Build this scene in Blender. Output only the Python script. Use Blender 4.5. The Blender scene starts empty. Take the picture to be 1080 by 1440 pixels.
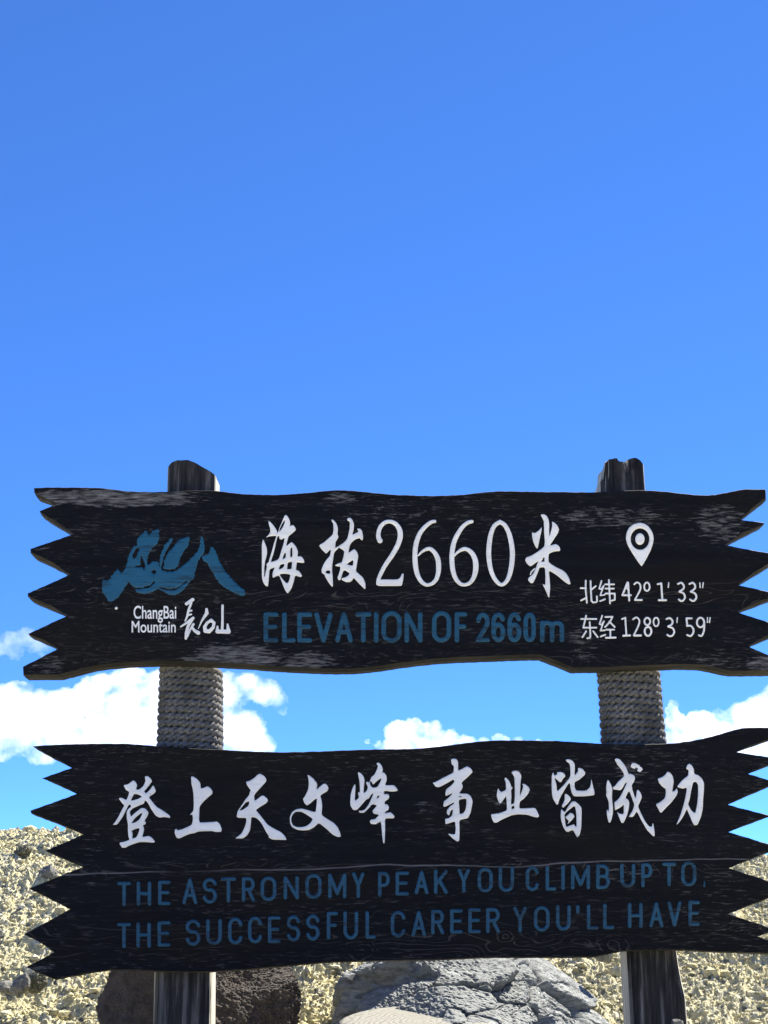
import bpy, bmesh, math, random
import numpy as np
from mathutils import Vector, Matrix

R = math.radians
scene = bpy.context.scene
COL = scene.collection

# ------------------------------------------------------------------ camera
FPX = 2100.0                       # focal length in photo pixels (1080 x 1440)
PITCH = math.atan(580.0 / FPX)     # eye level falls on photo row 1300
CAM_Z = 0.60                       # crouching photographer, low on the slope
D = 4.0                            # distance of the sign boards' front faces
cam_d = bpy.data.cameras.new('camera')
cam_d.sensor_fit = 'VERTICAL'
cam_d.sensor_height = 36.0
cam_d.lens = FPX / 1440.0 * 36.0
cam_d.clip_start = 0.05
cam_d.clip_end = 20000.0
cam = bpy.data.objects.new('camera', cam_d)
COL.objects.link(cam)
cam.location = (0, 0, CAM_Z)
cam.rotation_euler = (math.pi / 2 + PITCH, 0, 0)
scene.camera = cam

# ------------------------------------------------------------------ light
SUN_EL, SUN_AZ = R(47), R(42)      # azimuth clockwise from straight ahead (+Y)
world = bpy.data.worlds.new('World')
scene.world = world
world.use_nodes = True
wn, wl = world.node_tree.nodes, world.node_tree.links
wn.clear()
w_out = wn.new('ShaderNodeOutputWorld')
w_bg = wn.new('ShaderNodeBackground')
w_sky = wn.new('ShaderNodeTexSky')
w_sky.sky_type = 'NISHITA'
w_sky.sun_disc = False
w_sky.sun_elevation = SUN_EL
w_sky.sun_rotation = SUN_AZ
w_sky.altitude = 2600
w_sky.air_density = 0.5            # thin dry air of a high summit
w_sky.dust_density = 0.0
w_sky.ozone_density = 6.0
w_gm = wn.new('ShaderNodeGamma')
w_gm.inputs['Gamma'].default_value = 0.78
w_tint = wn.new('ShaderNodeMix')
w_tint.data_type = 'RGBA'
w_tint.blend_type = 'MULTIPLY'
w_tint.inputs[0].default_value = 1.0
w_tint.inputs[7].default_value = (0.455, 0.855, 1.44, 1)   # the phone's deep blue rendering of the sky
w_bg.inputs['Strength'].default_value = 0.092
wl.new(w_sky.outputs['Color'], w_gm.inputs['Color'])
wl.new(w_gm.outputs['Color'], w_tint.inputs[6])
wl.new(w_tint.outputs[2], w_bg.inputs['Color'])
wl.new(w_bg.outputs['Background'], w_out.inputs['Surface'])

sun_d = bpy.data.lights.new('sun', 'SUN')
sun_d.energy = 5.0
sun_d.angle = R(0.5)
sun_d.color = (1.0, 0.94, 0.82)
sun = bpy.data.objects.new('sun', sun_d)
COL.objects.link(sun)
to_sun = Vector((math.sin(SUN_AZ) * math.cos(SUN_EL), math.cos(SUN_AZ) * math.cos(SUN_EL), math.sin(SUN_EL)))
sun.rotation_euler = to_sun.to_track_quat('Z', 'Y').to_euler()
sun.location = (6, 8, 12)

scene.view_settings.view_transform = 'Standard'
scene.view_settings.look = 'None'
scene.view_settings.exposure = 1.78
scene.view_settings.gamma = 1.0
scene.cycles.max_bounces = 10
scene.cycles.volume_bounces = 6
scene.cycles.volume_step_rate = 0.6
scene.cycles.use_denoising = True
scene.cycles.denoiser = 'OPENIMAGEDENOISE'
scene.cycles.denoising_input_passes = 'RGB_ALBEDO_NORMAL'
scene.cycles.denoising_prefilter = 'NONE'

# ------------------------------------------------------------------ helpers
SP, CP = math.sin(PITCH), math.cos(PITCH)


def ray(px, py):
    a = (px - 540.0) / FPX
    b = (720.0 - py) / FPX
    return a, CP - b * SP, SP + b * CP          # x, y, z direction


def W(px, py, Y=D):
    """point of the place seen at a photo position, on the upright plane y = Y"""
    a, dy, dz = ray(np.asarray(px, float), np.asarray(py, float))
    t = Y / dy
    return a * t, t * dy, CAM_Z + dz * t


def V(px, py, Y=D):
    x, y, z = W(px, py, Y)
    return Vector((float(x), float(y), float(z)))


def make_mesh(name, verts, faces, mat=None, parent=None, smooth=False, base=(0, 0, 0)):
    me = bpy.data.meshes.new(name)
    v = np.asarray(verts, float) - np.asarray(base, float)
    me.from_pydata(v.tolist(), [], faces)
    me.update()
    if smooth:
        me.polygons.foreach_set('use_smooth', np.ones(len(me.polygons), bool))
    o = bpy.data.objects.new(name, me)
    COL.objects.link(o)
    if mat:
        me.materials.append(mat)
    if parent:
        o.parent = parent
    return o


def fast_mesh(name, verts, faces, mat=None, parent=None, smooth=False, base=(0, 0, 0)):
    """verts (n,3) array, faces (m,k) array with constant k"""
    me = bpy.data.meshes.new(name)
    v = (np.asarray(verts, np.float32) - np.asarray(base, np.float32)).astype(np.float32)
    f = np.asarray(faces, np.int32)
    m, k = f.shape
    me.vertices.add(len(v)); me.vertices.foreach_set('co', v.ravel())
    me.loops.add(m * k); me.loops.foreach_set('vertex_index', f.ravel())
    me.polygons.add(m)
    me.polygons.foreach_set('loop_start', np.arange(0, m * k, k, dtype=np.int32))
    me.polygons.foreach_set('use_smooth', np.full(m, smooth, bool))
    me.update(calc_edges=True)
    me.validate()
    o = bpy.data.objects.new(name, me)
    COL.objects.link(o)
    if mat:
        me.materials.append(mat)
    if parent:
        o.parent = parent
    return o


def tag(o, label=None, cat=None, group=None, kind=None):
    if label: o['label'] = label
    if cat: o['category'] = cat
    if group: o['group'] = group
    if kind: o['kind'] = kind
    return o


_rng = np.random.RandomState(7)
_P = np.concatenate([_rng.permutation(256)] * 3)
_G = _rng.normal(size=(256, 3)); _G /= np.linalg.norm(_G, axis=1)[:, None]


def perlin(x, y, z=0.0):
    x, y, z = np.broadcast_arrays(np.asarray(x, float), np.asarray(y, float), np.asarray(z, float))
    xi, yi, zi = np.floor(x).astype(int), np.floor(y).astype(int), np.floor(z).astype(int)
    xf, yf, zf = x - xi, y - yi, z - zi
    xi, yi, zi = xi & 255, yi & 255, zi & 255
    f = lambda t: t * t * t * (t * (t * 6 - 15) + 10)
    u, v, w = f(xf), f(yf), f(zf)
    def g(dx, dy, dz):
        h = _P[_P[_P[(xi + dx) & 255] + ((yi + dy) & 255)] + ((zi + dz) & 255)]
        gr = _G[h]
        return gr[..., 0] * (xf - dx) + gr[..., 1] * (yf - dy) + gr[..., 2] * (zf - dz)
    l = lambda a, b, t: a + t * (b - a)
    return l(l(l(g(0, 0, 0), g(1, 0, 0), u), l(g(0, 1, 0), g(1, 1, 0), u), v),
             l(l(g(0, 0, 1), g(1, 0, 1), u), l(g(0, 1, 1), g(1, 1, 1), u), v), w)


# ------------------------------------------------------------------ materials
class NT:
    def __init__(self, name):
        self.m = bpy.data.materials.new(name)
        self.m.use_nodes = True
        self.t = self.m.node_tree
        self.t.nodes.clear()
        self.out = self.n('ShaderNodeOutputMaterial')
    def n(self, kind, **kw):
        nd = self.t.nodes.new(kind)
        for k, v in kw.items():
            setattr(nd, k, v)
        return nd
    def l(self, a, b):
        self.t.links.new(a, b)
    def bsdf(self, rough=0.8, spec=0.3):
        b = self.n('ShaderNodeBsdfPrincipled')
        b.inputs['Roughness'].default_value = rough
        b.inputs['Specular IOR Level'].default_value = spec
        self.l(b.outputs[0], self.out.inputs['Surface'])
        return b
    def coord(self, scale=(1, 1, 1), loc=(0, 0, 0)):
        tc = self.n('ShaderNodeTexCoord')
        mp = self.n('ShaderNodeMapping')
        mp.inputs['Scale'].default_value = scale
        mp.inputs['Location'].default_value = loc
        self.l(tc.outputs['Object'], mp.inputs['Vector'])
        return mp.outputs['Vector']
    def noise(self, vec, scale=1.0, detail=4, rough=0.55, dist=0.0):
        nz = self.n('ShaderNodeTexNoise')
        nz.inputs['Scale'].default_value = scale
        nz.inputs['Detail'].default_value = detail
        nz.inputs['Roughness'].default_value = rough
        nz.inputs['Distortion'].default_value = dist
        self.l(vec, nz.inputs['Vector'])
        return nz.outputs['Fac']
    def ramp(self, fac, stops, interp='LINEAR'):
        r = self.n('ShaderNodeValToRGB')
        r.color_ramp.interpolation = interp
        els = r.color_ramp.elements
        while len(els) < len(stops):
            els.new(0.5)
        for e, (p, c) in zip(els, stops):
            e.position = p
            e.color = (*c, 1) if len(c) == 3 else c
        self.l(fac, r.inputs[0])
        return r.outputs[0]
    def step(self, fac, a, b):
        mr = self.n('ShaderNodeMapRange', interpolation_type='SMOOTHSTEP')
        mr.inputs['From Min'].default_value = a
        mr.inputs['From Max'].default_value = b
        self.l(fac, mr.inputs['Value'])
        return mr.outputs['Result']
    def math(self, op, a, b=None, clamp=False):
        m = self.n('ShaderNodeMath', operation=op)
        m.use_clamp = clamp
        for i, v in enumerate((a, b)):
            if v is None: continue
            if isinstance(v, (int, float)): m.inputs[i].default_value = v
            else: self.l(v, m.inputs[i])
        return m.outputs[0]
    def mix(self, fac, a, b):
        m = self.n('ShaderNodeMix', data_type='RGBA')
        for s, v in ((m.inputs[0], fac), (m.inputs[6], a), (m.inputs[7], b)):
            if isinstance(v, (int, float)): s.default_value = v
            elif isinstance(v, tuple): s.default_value = (*v, 1)
            else: self.l(v, s)
        return m.outputs[2]
    def bump(self, height, strength=0.5, dist=0.01):
        b = self.n('ShaderNodeBump')
        b.inputs['Strength'].default_value = strength
        b.inputs['Distance'].default_value = dist
        self.l(height, b.inputs['Height'])
        return b.outputs['Normal']


def board_material(name, patches, bands, seed, seam=None, knots=()):
    """charred black plank: streaky grain, pale worn patches (centre x,z, radii, weight), bands of figured grain"""
    n = NT(name)
    b = n.bsdf(0.66, 0.12)
    fine = n.noise(n.coord((30.0, 3.0, 200.0), (seed, 0, seed)), 1.0, 6, 0.68)
    mid = n.noise(n.coord((1.6, 2.0, 55.0), (0, seed, 0)), 1.0, 4, 0.6)
    slow = n.noise(n.coord((2.2, 2.0, 7.0), (seed, seed, 0)), 1.0, 3, 0.5)
    # growth-ring figure: contour lines of a stretched field
    sep = n.n('ShaderNodeSeparateXYZ')
    tc = n.n('ShaderNodeTexCoord')
    n.l(tc.outputs['Object'], sep.inputs[0])
    fld = n.noise(n.coord((3.4, 1.0, 11.0), (seed * 3, 0, seed * 2)), 1.0, 2, 0.4, 0.4)
    ph = n.math('ADD', n.math('MULTIPLY', fld, 46.0), n.math('MULTIPLY', sep.outputs['Z'], 150.0))
    line = n.math('ABSOLUTE', n.math('SINE', ph))
    line = n.step(line, 0.955, 0.999)
    band = None
    for zc, hw, wgt in bands:
        d = n.math('ABSOLUTE', n.math('SUBTRACT', sep.outputs['Z'], zc))
        s = n.math('MULTIPLY', n.step(d, hw, hw * 0.3), wgt)
        band = s if band is None else n.math('MAXIMUM', band, s)
    line = n.math('MULTIPLY', line, band)
    line = n.math('MULTIPLY', line, n.step(mid, 0.38, 0.62))
    kn = n.noise(n.coord((16, 1, 26), (seed, 2, 5)), 1.0, 3, 0.55)
    for (cx, cz, rx, rz, rings) in knots:            # oval knots with their own rings
        dx = n.math('DIVIDE', n.math('SUBTRACT', sep.outputs['X'], cx), rx)
        dz = n.math('DIVIDE', n.math('SUBTRACT', sep.outputs['Z'], cz), rz)
        dd = n.math('SQRT', n.math('ADD', n.math('MULTIPLY', dx, dx), n.math('MULTIPLY', dz, dz)))
        dd = n.math('ADD', dd, n.math('MULTIPLY', n.math('SUBTRACT', kn, 0.5), 1.5))
        kl = n.step(n.math('ABSOLUTE', n.math('SINE', n.math('MULTIPLY', dd, rings * math.pi))), 0.88, 0.99)
        inside = n.step(dd, 1.05, 0.9)
        line = n.math('ADD', n.math('MULTIPLY', line, n.math('SUBTRACT', 1.0, inside)), n.math('MULTIPLY', n.math('MULTIPLY', kl, inside), n.step(mid, 0.42, 0.58)))
    # thin pale scratches along the grain
    scr = n.math('MULTIPLY', n.step(fine, 0.54, 0.68), n.step(slow, 0.34, 0.66))
    # worn patches
    pm = None
    for (cx, cz, rx, rz, wgt) in patches:
        dx = n.math('DIVIDE', n.math('SUBTRACT', sep.outputs['X'], cx), rx)
        dz = n.math('DIVIDE', n.math('SUBTRACT', sep.outputs['Z'], cz), rz)
        dd = n.math('SQRT', n.math('ADD', n.math('MULTIPLY', dx, dx), n.math('MULTIPLY', dz, dz)))
        s = n.math('MULTIPLY', n.step(dd, 1.0, 0.25), wgt)
        pm = s if pm is None else n.math('MAXIMUM', pm, s)
    worn = n.math('MULTIPLY', n.step(n.math('ADD', n.math('MULTIPLY', pm, 0.37), n.math('ADD', n.math('MULTIPLY', fine, 0.8), n.math('MULTIPLY', mid, 0.2))), 0.69, 0.79), pm)
    tone = n.ramp(mid, [(0.25, (0.0014, 0.0017, 0.0028)), (0.55, (0.0033, 0.0038, 0.0062)), (0.8, (0.0075, 0.0075, 0.0098))])
    warm = n.noise(n.coord((1.7, 1.0, 6.0), (seed, 7, 1)), 1.0, 3, 0.5)
    tone = n.mix(n.math('MULTIPLY', n.step(warm, 0.48, 0.66), 0.7), tone, (0.0072, 0.0056, 0.0045))
    c = n.mix(n.math('MULTIPLY', scr, 0.62), tone, (0.085, 0.08, 0.08))
    c = n.mix(n.math('MULTIPLY', line, 0.42), c, (0.10, 0.088, 0.08))
    wc = n.ramp(fine, [(0.42, (0.02, 0.02, 0.022)), (0.6, (0.13, 0.125, 0.125)), (0.72, (0.22, 0.21, 0.21))])
    c = n.mix(worn, c, wc)
    if seam:                                        # pale raised edge where two planks meet
        z0, sl = seam
        zz = n.math('SUBTRACT', sep.outputs['Z'], n.math('ADD', n.math('MULTIPLY', sep.outputs['X'], sl), z0))
        zz = n.math('ADD', zz, n.math('MULTIPLY', n.math('SUBTRACT', slow, 0.5), 0.05))
        sm = n.math('MULTIPLY', n.step(n.math('ABSOLUTE', zz), 0.0026, 0.0006), n.step(mid, 0.36, 0.56))
        c = n.mix(n.math('MULTIPLY', sm, 0.8), c, (0.13, 0.125, 0.13))
    n.l(c, b.inputs['Base Color'])
    h = n.math('ADD', n.math('MULTIPLY', fine, 0.7), n.math('MULTIPLY', line, 0.5))
    n.l(n.bump(h, 0.55, 0.003), b.inputs['Normal'])
    return n.m


def edge_wood_material():
    n = NT('sawn_edge_wood')
    b = n.bsdf(0.75, 0.2)
    f = n.noise(n.coord((6, 30, 60)), 1.0, 4, 0.6)
    n.l(n.ramp(f, [(0.3, (0.008, 0.0078, 0.0076)), (0.7, (0.042, 0.038, 0.034))]), b.inputs['Base Color'])
    n.l(n.bump(f, 0.5, 0.004), b.inputs['Normal'])
    return n.m


def paint_material(name, col, wear, dark, seed):
    n = NT(name)
    b = n.bsdf(0.5, 0.3)
    f1 = n.noise(n.coord((40, 40, 40), (seed, 0, 0)), 1.0, 4, 0.6)
    f2 = n.noise(n.coord((14, 4, 170), (seed, 3, 0)), 1.0, 5, 0.62)
    f3 = n.noise(n.coord((9, 9, 14), (0, seed, 0)), 1.0, 3, 0.5)
    c = n.mix(n.step(f3, 0.3, 0.75), tuple(v * 0.82 for v in col), col)
    chips = n.noise(n.coord((85, 85, 95), (seed, 9, 0)), 1.0, 2, 0.5)
    w = n.math('MAXIMUM', n.math('MULTIPLY', n.step(n.math('ADD', n.math('MULTIPLY', f2, 0.6), n.math('MULTIPLY', f3, 0.4)), 0.47, 0.62), wear), n.step(chips, 0.74, 0.79))
    c = n.mix(w, c, dark)
    n.l(c, b.inputs['Base Color'])
    n.l(n.bump(n.math('ADD', f1, f2), 0.25, 0.002), b.inputs['Normal'])
    return n.m


def post_material():
    n = NT('weathered_post_wood')
    b = n.bsdf(0.8, 0.15)
    f = n.noise(n.coord((55, 55, 3.0)), 1.0, 6, 0.65)
    g = n.noise(n.coord((14, 14, 1.4), (4, 0, 0)), 1.0, 4, 0.6)
    s = n.noise(n.coord((7, 7, 5), (9, 2, 0)), 1.0, 4, 0.6)
    c = n.ramp(f, [(0.34, (0.006, 0.006, 0.008)), (0.52, (0.032, 0.030, 0.030)), (0.72, (0.19, 0.18, 0.17))])
    bare = n.ramp(f, [(0.3, (0.16, 0.15, 0.125)), (0.48, (0.42, 0.40, 0.33)), (0.7, (0.60, 0.57, 0.49))])
    geo = n.n('ShaderNodeNewGeometry')
    sp = n.n('ShaderNodeSeparateXYZ'); n.l(geo.outputs['True Normal'], sp.inputs[0])
    c = n.mix(n.step(s, 0.46, 0.70), c, (0.007, 0.007, 0.009))
    # old dark stain survives on the side that carries the boards
    front = n.step(n.math('ADD', n.math('MULTIPLY', sp.outputs['Y'], -1.0), n.math('MULTIPLY', n.math('SUBTRACT', f, 0.5), 0.5)), 0.45, 0.75)
    c = n.mix(front, bare, c)
    c = n.mix(n.step(g, 0.62, 0.7), c, (0.004, 0.004, 0.004))
    n.l(c, b.inputs['Base Color'])
    h = n.math('SUBTRACT', f, n.step(g, 0.6, 0.7))
    n.l(n.bump(h, 0.9, 0.006), b.inputs['Normal'])
    return n.m


def rope_material():
    n = NT('hemp_rope')
    b = n.bsdf(0.9, 0.1)
    f = n.noise(n.coord((140, 140, 140)), 1.0, 4, 0.6)
    g = n.noise(n.coord((16, 16, 16)), 1.0, 3, 0.6)
    c = n.ramp(f, [(0.3, (0.042, 0.041, 0.041)), (0.7, (0.22, 0.213, 0.205))])
    c = n.mix(n.step(g, 0.4, 0.75), c, (0.07, 0.068, 0.065))
    n.l(c, b.inputs['Base Color'])
    n.l(n.bump(f, 0.9, 0.003), b.inputs['Normal'])
    return n.m


def ground_material():
    n = NT('pumice_gravel')
    b = n.bsdf(0.95, 0.08)
    a = n.noise(n.coord((1.3, 1.3, 1.3)), 1.0, 4, 0.6)
    f = n.noise(n.coord((60, 60, 60)), 1.0, 6, 0.7)
    g = n.noise(n.coord((11, 11, 11), (5, 0, 0)), 1.0, 4, 0.6)
    vo = n.n('ShaderNodeTexVoronoi')
    vo.inputs['Scale'].default_value = 62.0
    n.l(n.coord(), vo.inputs['Vector'])
    sep = n.n('ShaderNodeSeparateColor'); n.l(vo.outputs['Color'], sep.inputs[0])
    c = n.mix(n.step(a, 0.35, 0.65), (0.78, 0.72, 0.47), (0.80, 0.72, 0.42))
    c = n.mix(n.step(sep.outputs[0], 0.45, 0.95), c, (0.58, 0.54, 0.35))
    c = n.mix(n.step(sep.outputs[1], 0.92, 0.96), c, (0.22, 0.215, 0.18))
    c = n.mix(n.step(sep.outputs[2], 0.8, 0.9), c, (0.80, 0.76, 0.58))
    c = n.mix(n.step(f, 0.50, 0.74), c, (0.44, 0.41, 0.26))
    c = n.mix(n.step(g, 0.64, 0.76), c, (0.34, 0.315, 0.19))
    n.l(c, b.inputs['Base Color'])
    n.l(n.bump(n.noise(n.coord((150, 150, 150)), 1.0, 6, 0.75), 1.0, 0.016), b.inputs['Normal'])
    return n.m


def stone_material(name, dark, light, scale=18, bump=0.8, streak=(1, 1, 1)):
    n = NT(name)
    b = n.bsdf(0.85, 0.25)
    f = n.noise(n.coord(tuple(scale * s for s in streak)), 1.0, 7, 0.65)
    g = n.noise(n.coord((5, 5, 5), (3, 1, 0)), 1.0, 4, 0.6)
    c = n.ramp(f, [(0.3, dark), (0.7, light)])
    c = n.mix(n.step(g, 0.4, 0.7), c, tuple(0.5 * (d + l) for d, l in zip(dark, light)))
    n.l(c, b.inputs['Base Color'])
    n.l(n.bump(n.noise(n.coord(tuple(scale * 3 * s for s in streak)), 1.0, 8, 0.7), bump, 0.012), b.inputs['Normal'])
    return n.m


def stump_material():
    n = NT('cut_log_wood')
    b = n.bsdf(0.85, 0.1)
    tc = n.n('ShaderNodeTexCoord')
    sep = n.n('ShaderNodeSeparateXYZ'); n.l(tc.outputs['Object'], sep.inputs[0])
    wob = n.noise(n.coord((7, 7, 7)), 1.0, 3, 0.5)
    rr = n.math('SQRT', n.math('ADD', n.math('MULTIPLY', sep.outputs['X'], sep.outputs['X']), n.math('MULTIPLY', sep.outputs['Y'], sep.outputs['Y'])))
    ring = n.math('SINE', n.math('ADD', n.math('MULTIPLY', rr, 400.0), n.math('MULTIPLY', wob, 42.0)))
    f = n.noise(n.coord((60, 60, 60)), 1.0, 4, 0.6)
    c = n.mix(n.step(ring, -0.2, 0.9), (0.235, 0.228, 0.20), (0.14, 0.135, 0.118))
    c = n.mix(n.step(f, 0.35, 0.7), c, (0.21, 0.205, 0.18))
    n.l(c, b.inputs['Base Color'])
    n.l(n.bump(n.math('ADD', n.math('MULTIPLY', ring, -0.15), f), 0.5, 0.004), b.inputs['Normal'])
    return n.m


def cloud_material(name, dens, scale, lo, hi):
    n = NT(name)
    v = n.n('ShaderNodeVolumePrincipled')
    v.inputs['Color'].default_value = (0.985, 0.988, 0.992, 1)
    v.inputs['Anisotropy'].default_value = 0.45
    f = n.noise(n.coord((scale,) * 3), 1.0, 6, 0.62)
    d = n.math('MULTIPLY', n.step(f, lo, hi), dens)
    n.l(d, v.inputs['Density'])
    n.l(v.outputs[0], n.out.inputs['Volume'])
    return n.m


M_edge = edge_wood_material()
M_post = post_material()
M_rope = rope_material()
M_white = paint_material('white_sign_paint', (0.88, 0.85, 0.82), 0.14, (0.16, 0.16, 0.19), 1.0)
M_blue = paint_material('blue_sign_paint', (0.007, 0.074, 0.138), 0.9, (0.004, 0.022, 0.040), 2.0)
M_logo = paint_material('logo_blue_paint', (0.008, 0.092, 0.175), 0.85, (0.004, 0.030, 0.055), 5.0)
M_ground = ground_material()

# ------------------------------------------------------------------ ground
def smooth01(t):
    t = np.clip(t, 0, 1)
    return t * t * (3 - 2 * t)


def ridge_z(x):
    return 0.955 - 0.042 * np.clip(x, -6, 6) + 0.03 * perlin(x * 0.9 + 3.3, 0.5) + 0.02 * perlin(x * 2.3 + 1.3, 4.5)


YR = 6.5


def macro(x, y):
    rz = ridge_z(x)
    foot = 0.20 + 0.02 * perlin(x * 0.8, y * 0.8, 5.0)
    front = foot * smooth01(y / 3.6)
    t = np.clip((y - 4.25) / (YR - 4.25), 0, 1)
    slope = foot + (rz - foot) * (0.75 * t + 0.25 * (t * t * (3 - 2 * t)))
    back = rz - 0.10 * np.clip(y - YR, 0, 2) ** 2 - 0.4 * np.clip(y - YR - 2, 0, None)
    back = np.maximum(back, -420 + 0 * back)
    z = np.where(y < 4.25, front, np.where(y < YR, slope, back))
    fall = np.clip(np.abs(x) - 12, 0, None)
    z = z + 0.085 * np.exp(-((x - 0.74) / 0.22) ** 2 - ((y - 4.1) / 0.2) ** 2)
    z = z - 0.02 * np.clip(fall, 0, 40) ** 1.4 - 0.25 * np.clip(fall - 40, 0, 1200)
    return np.maximum(z - 0.0 * y, -480)


def rough(x, y):
    bl = lambda s, o: np.abs(perlin(x * s + o, y * s - o, o))
    wx = x + 0.03 * perlin(x * 7, y * 7, 2.2); wy = y + 0.03 * perlin(x * 7, y * 7, 8.2)
    b2 = lambda s, o: np.abs(perlin(wx * s + o, wy * s - o, o))
    h = 0.07 * (bl(2.7, 1.1)) + 0.06 * b2(6.5, 3.1) + 0.040 * b2(13, 5.7) + 0.028 * b2(29, 9.3) + 0.026 * b2(62, 2.9) + 0.009 * perlin(x * 95, y * 95, 4.4)
    return h - 0.065


def ground_h(x, y):
    x = np.asarray(x, float); y = np.asarray(y, float)
    fade = 1 - smooth01((np.abs(x) - 8) / 10)
    return macro(x, y) + rough(x, y) * fade * (1 - smooth01((y - 9) / 8)) * (0.25 + 0.75 * smooth01((y - 2.3) / 1.5)) * smooth01((y + 4) / 3)


def lines(a, b, step, lo, hi):
    core = np.arange(a, b, step)
    out = [core]
    s, v, left = step, a, []
    while v > lo:
        s *= 1.06 if s < 0.08 else 1.18; v -= s; left.append(v)
    s, v, right = step, b, []
    while v < hi:
        right.append(v); s *= 1.06 if s < 0.08 else 1.18; v += s
    return np.concatenate([np.array(left[::-1]), core, np.array(right)])


gx = lines(-2.1, 2.1, 0.0056, -3000, 3000)
gy = lines(3.8, 6.72, 0.0056, -40, 3500)
GX, GY = np.meshgrid(gx, gy)
GZ = ground_h(GX, GY)
nx, ny = len(gx), len(gy)
idx = np.arange(nx * ny).reshape(ny, nx)
gf = np.stack([idx[:-1, :-1], idx[:-1, 1:], idx[1:, 1:], idx[1:, :-1]], -1).reshape(-1, 4)
g = fast_mesh('ground', np.stack([GX, GY, GZ], -1).reshape(-1, 3), gf, M_ground, smooth=False)
tag(g, kind='structure')

# ------------------------------------------------------------------ loose gravel (uncountable)
def ico(sub):
    bm = bmesh.new()
    bmesh.ops.create_icosphere(bm, subdivisions=sub, radius=1.0)
    v = np.array([p.co[:] for p in bm.verts]); f = np.array([[q.index for q in p.verts] for p in bm.faces])
    bm.free()
    return v, f


def facet_rock(dirs, rs, nplanes=14, lo=0.72, cuts=()):
    """radius along each direction of a random convex lump"""
    n = rs.normal(size=(nplanes, 3)); n /= np.linalg.norm(n, axis=1)[:, None]
    d = rs.uniform(lo, 1.0, nplanes)
    for (cx, cy, cz, cd) in cuts:
        m = np.array([[cx, cy, cz]], float); m /= np.linalg.norm(m)
        n = np.concatenate([n, m]); d = np.append(d, cd)
    dot = dirs @ n.T
    rr = np.where(dot > 0.05, d / np.maximum(dot, 0.05), 9.0).min(1)
    return np.minimum(rr, 1.15)


def scatter():
    rs = np.random.RandomState(11)
    bv, bf = ico(1)
    variants = []
    for k in range(10):
        r = facet_rock(bv, rs, 11, 0.6)
        variants.append(bv * (r * rs.uniform(0.8, 1.15, len(bv)))[:, None] * rs.uniform(0.65, 1.1, 3))
    N = 42000
    y = 3.95 + 2.6 * rs.uniform(0, 1, N) ** 0.9
    x = rs.uniform(-1, 1, N) * (0.30 * y + 0.35)
    size = 0.0045 * (1 - rs.uniform(0, 0.9975, N)) ** -0.40
    size = np.minimum(size * 0.74, 0.033)
    z = ground_h(x, y) + size * 0.25
    vs, fs = [], []
    for i in range(N):
        v = variants[rs.randint(10)]
        a = rs.uniform(0, 6.283); ca, sa = math.cos(a), math.sin(a)
        q = np.stack([v[:, 0] * ca - v[:, 1] * sa, v[:, 0] * sa + v[:, 1] * ca, v[:, 2] * 0.8], -1) * size[i]
        q += (x[i], y[i], z[i])
        fs.append(bf + i * len(bv)); vs.append(q)
    o = fast_mesh('gravel', np.concatenate(vs), np.concatenate(fs), M_ground)
    tag(o, 'loose pale pumice gravel strewn over the slope', 'gravel', kind='stuff')


scatter()

# ------------------------------------------------------------------ rocks
def fracture(p, rs, n, stretch, rot):
    """broken facets: distance field of random cells, each with its own level and tilt"""
    q = p + 0.10 * np.stack([perlin(*(p * 3.1 + k).T) for k in (2.5, 7.5, 11.5)], 1) + 0.04 * np.stack([perlin(*(p * 9.0 + k).T) for k in (1.5, 5.5, 13.5)], 1)
    q = (q @ rot.T) * stretch
    seeds = rs.uniform(-1.25, 1.25, (n, 3)) * stretch
    best = np.full(len(q), 9.0); second = best.copy(); idx_ = np.zeros(len(q), int)
    for k in range(n):
        d = ((q - seeds[k]) ** 2).sum(1)
        closer = d < best
        second = np.where(closer, best, np.minimum(second, d))
        idx_ = np.where(closer, k, idx_); best = np.where(closer, d, best)
    lev = rs.uniform(-1, 1, n)[idx_]
    tl = rs.normal(size=(n, 3))[idx_]
    tilt = (tl * (q - seeds[idx_])).sum(1)
    crack = np.clip(1 - (np.sqrt(second) - np.sqrt(best)) / 0.07, 0, 1)
    return lev, np.clip(tilt, -1.5, 1.5), crack


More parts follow.
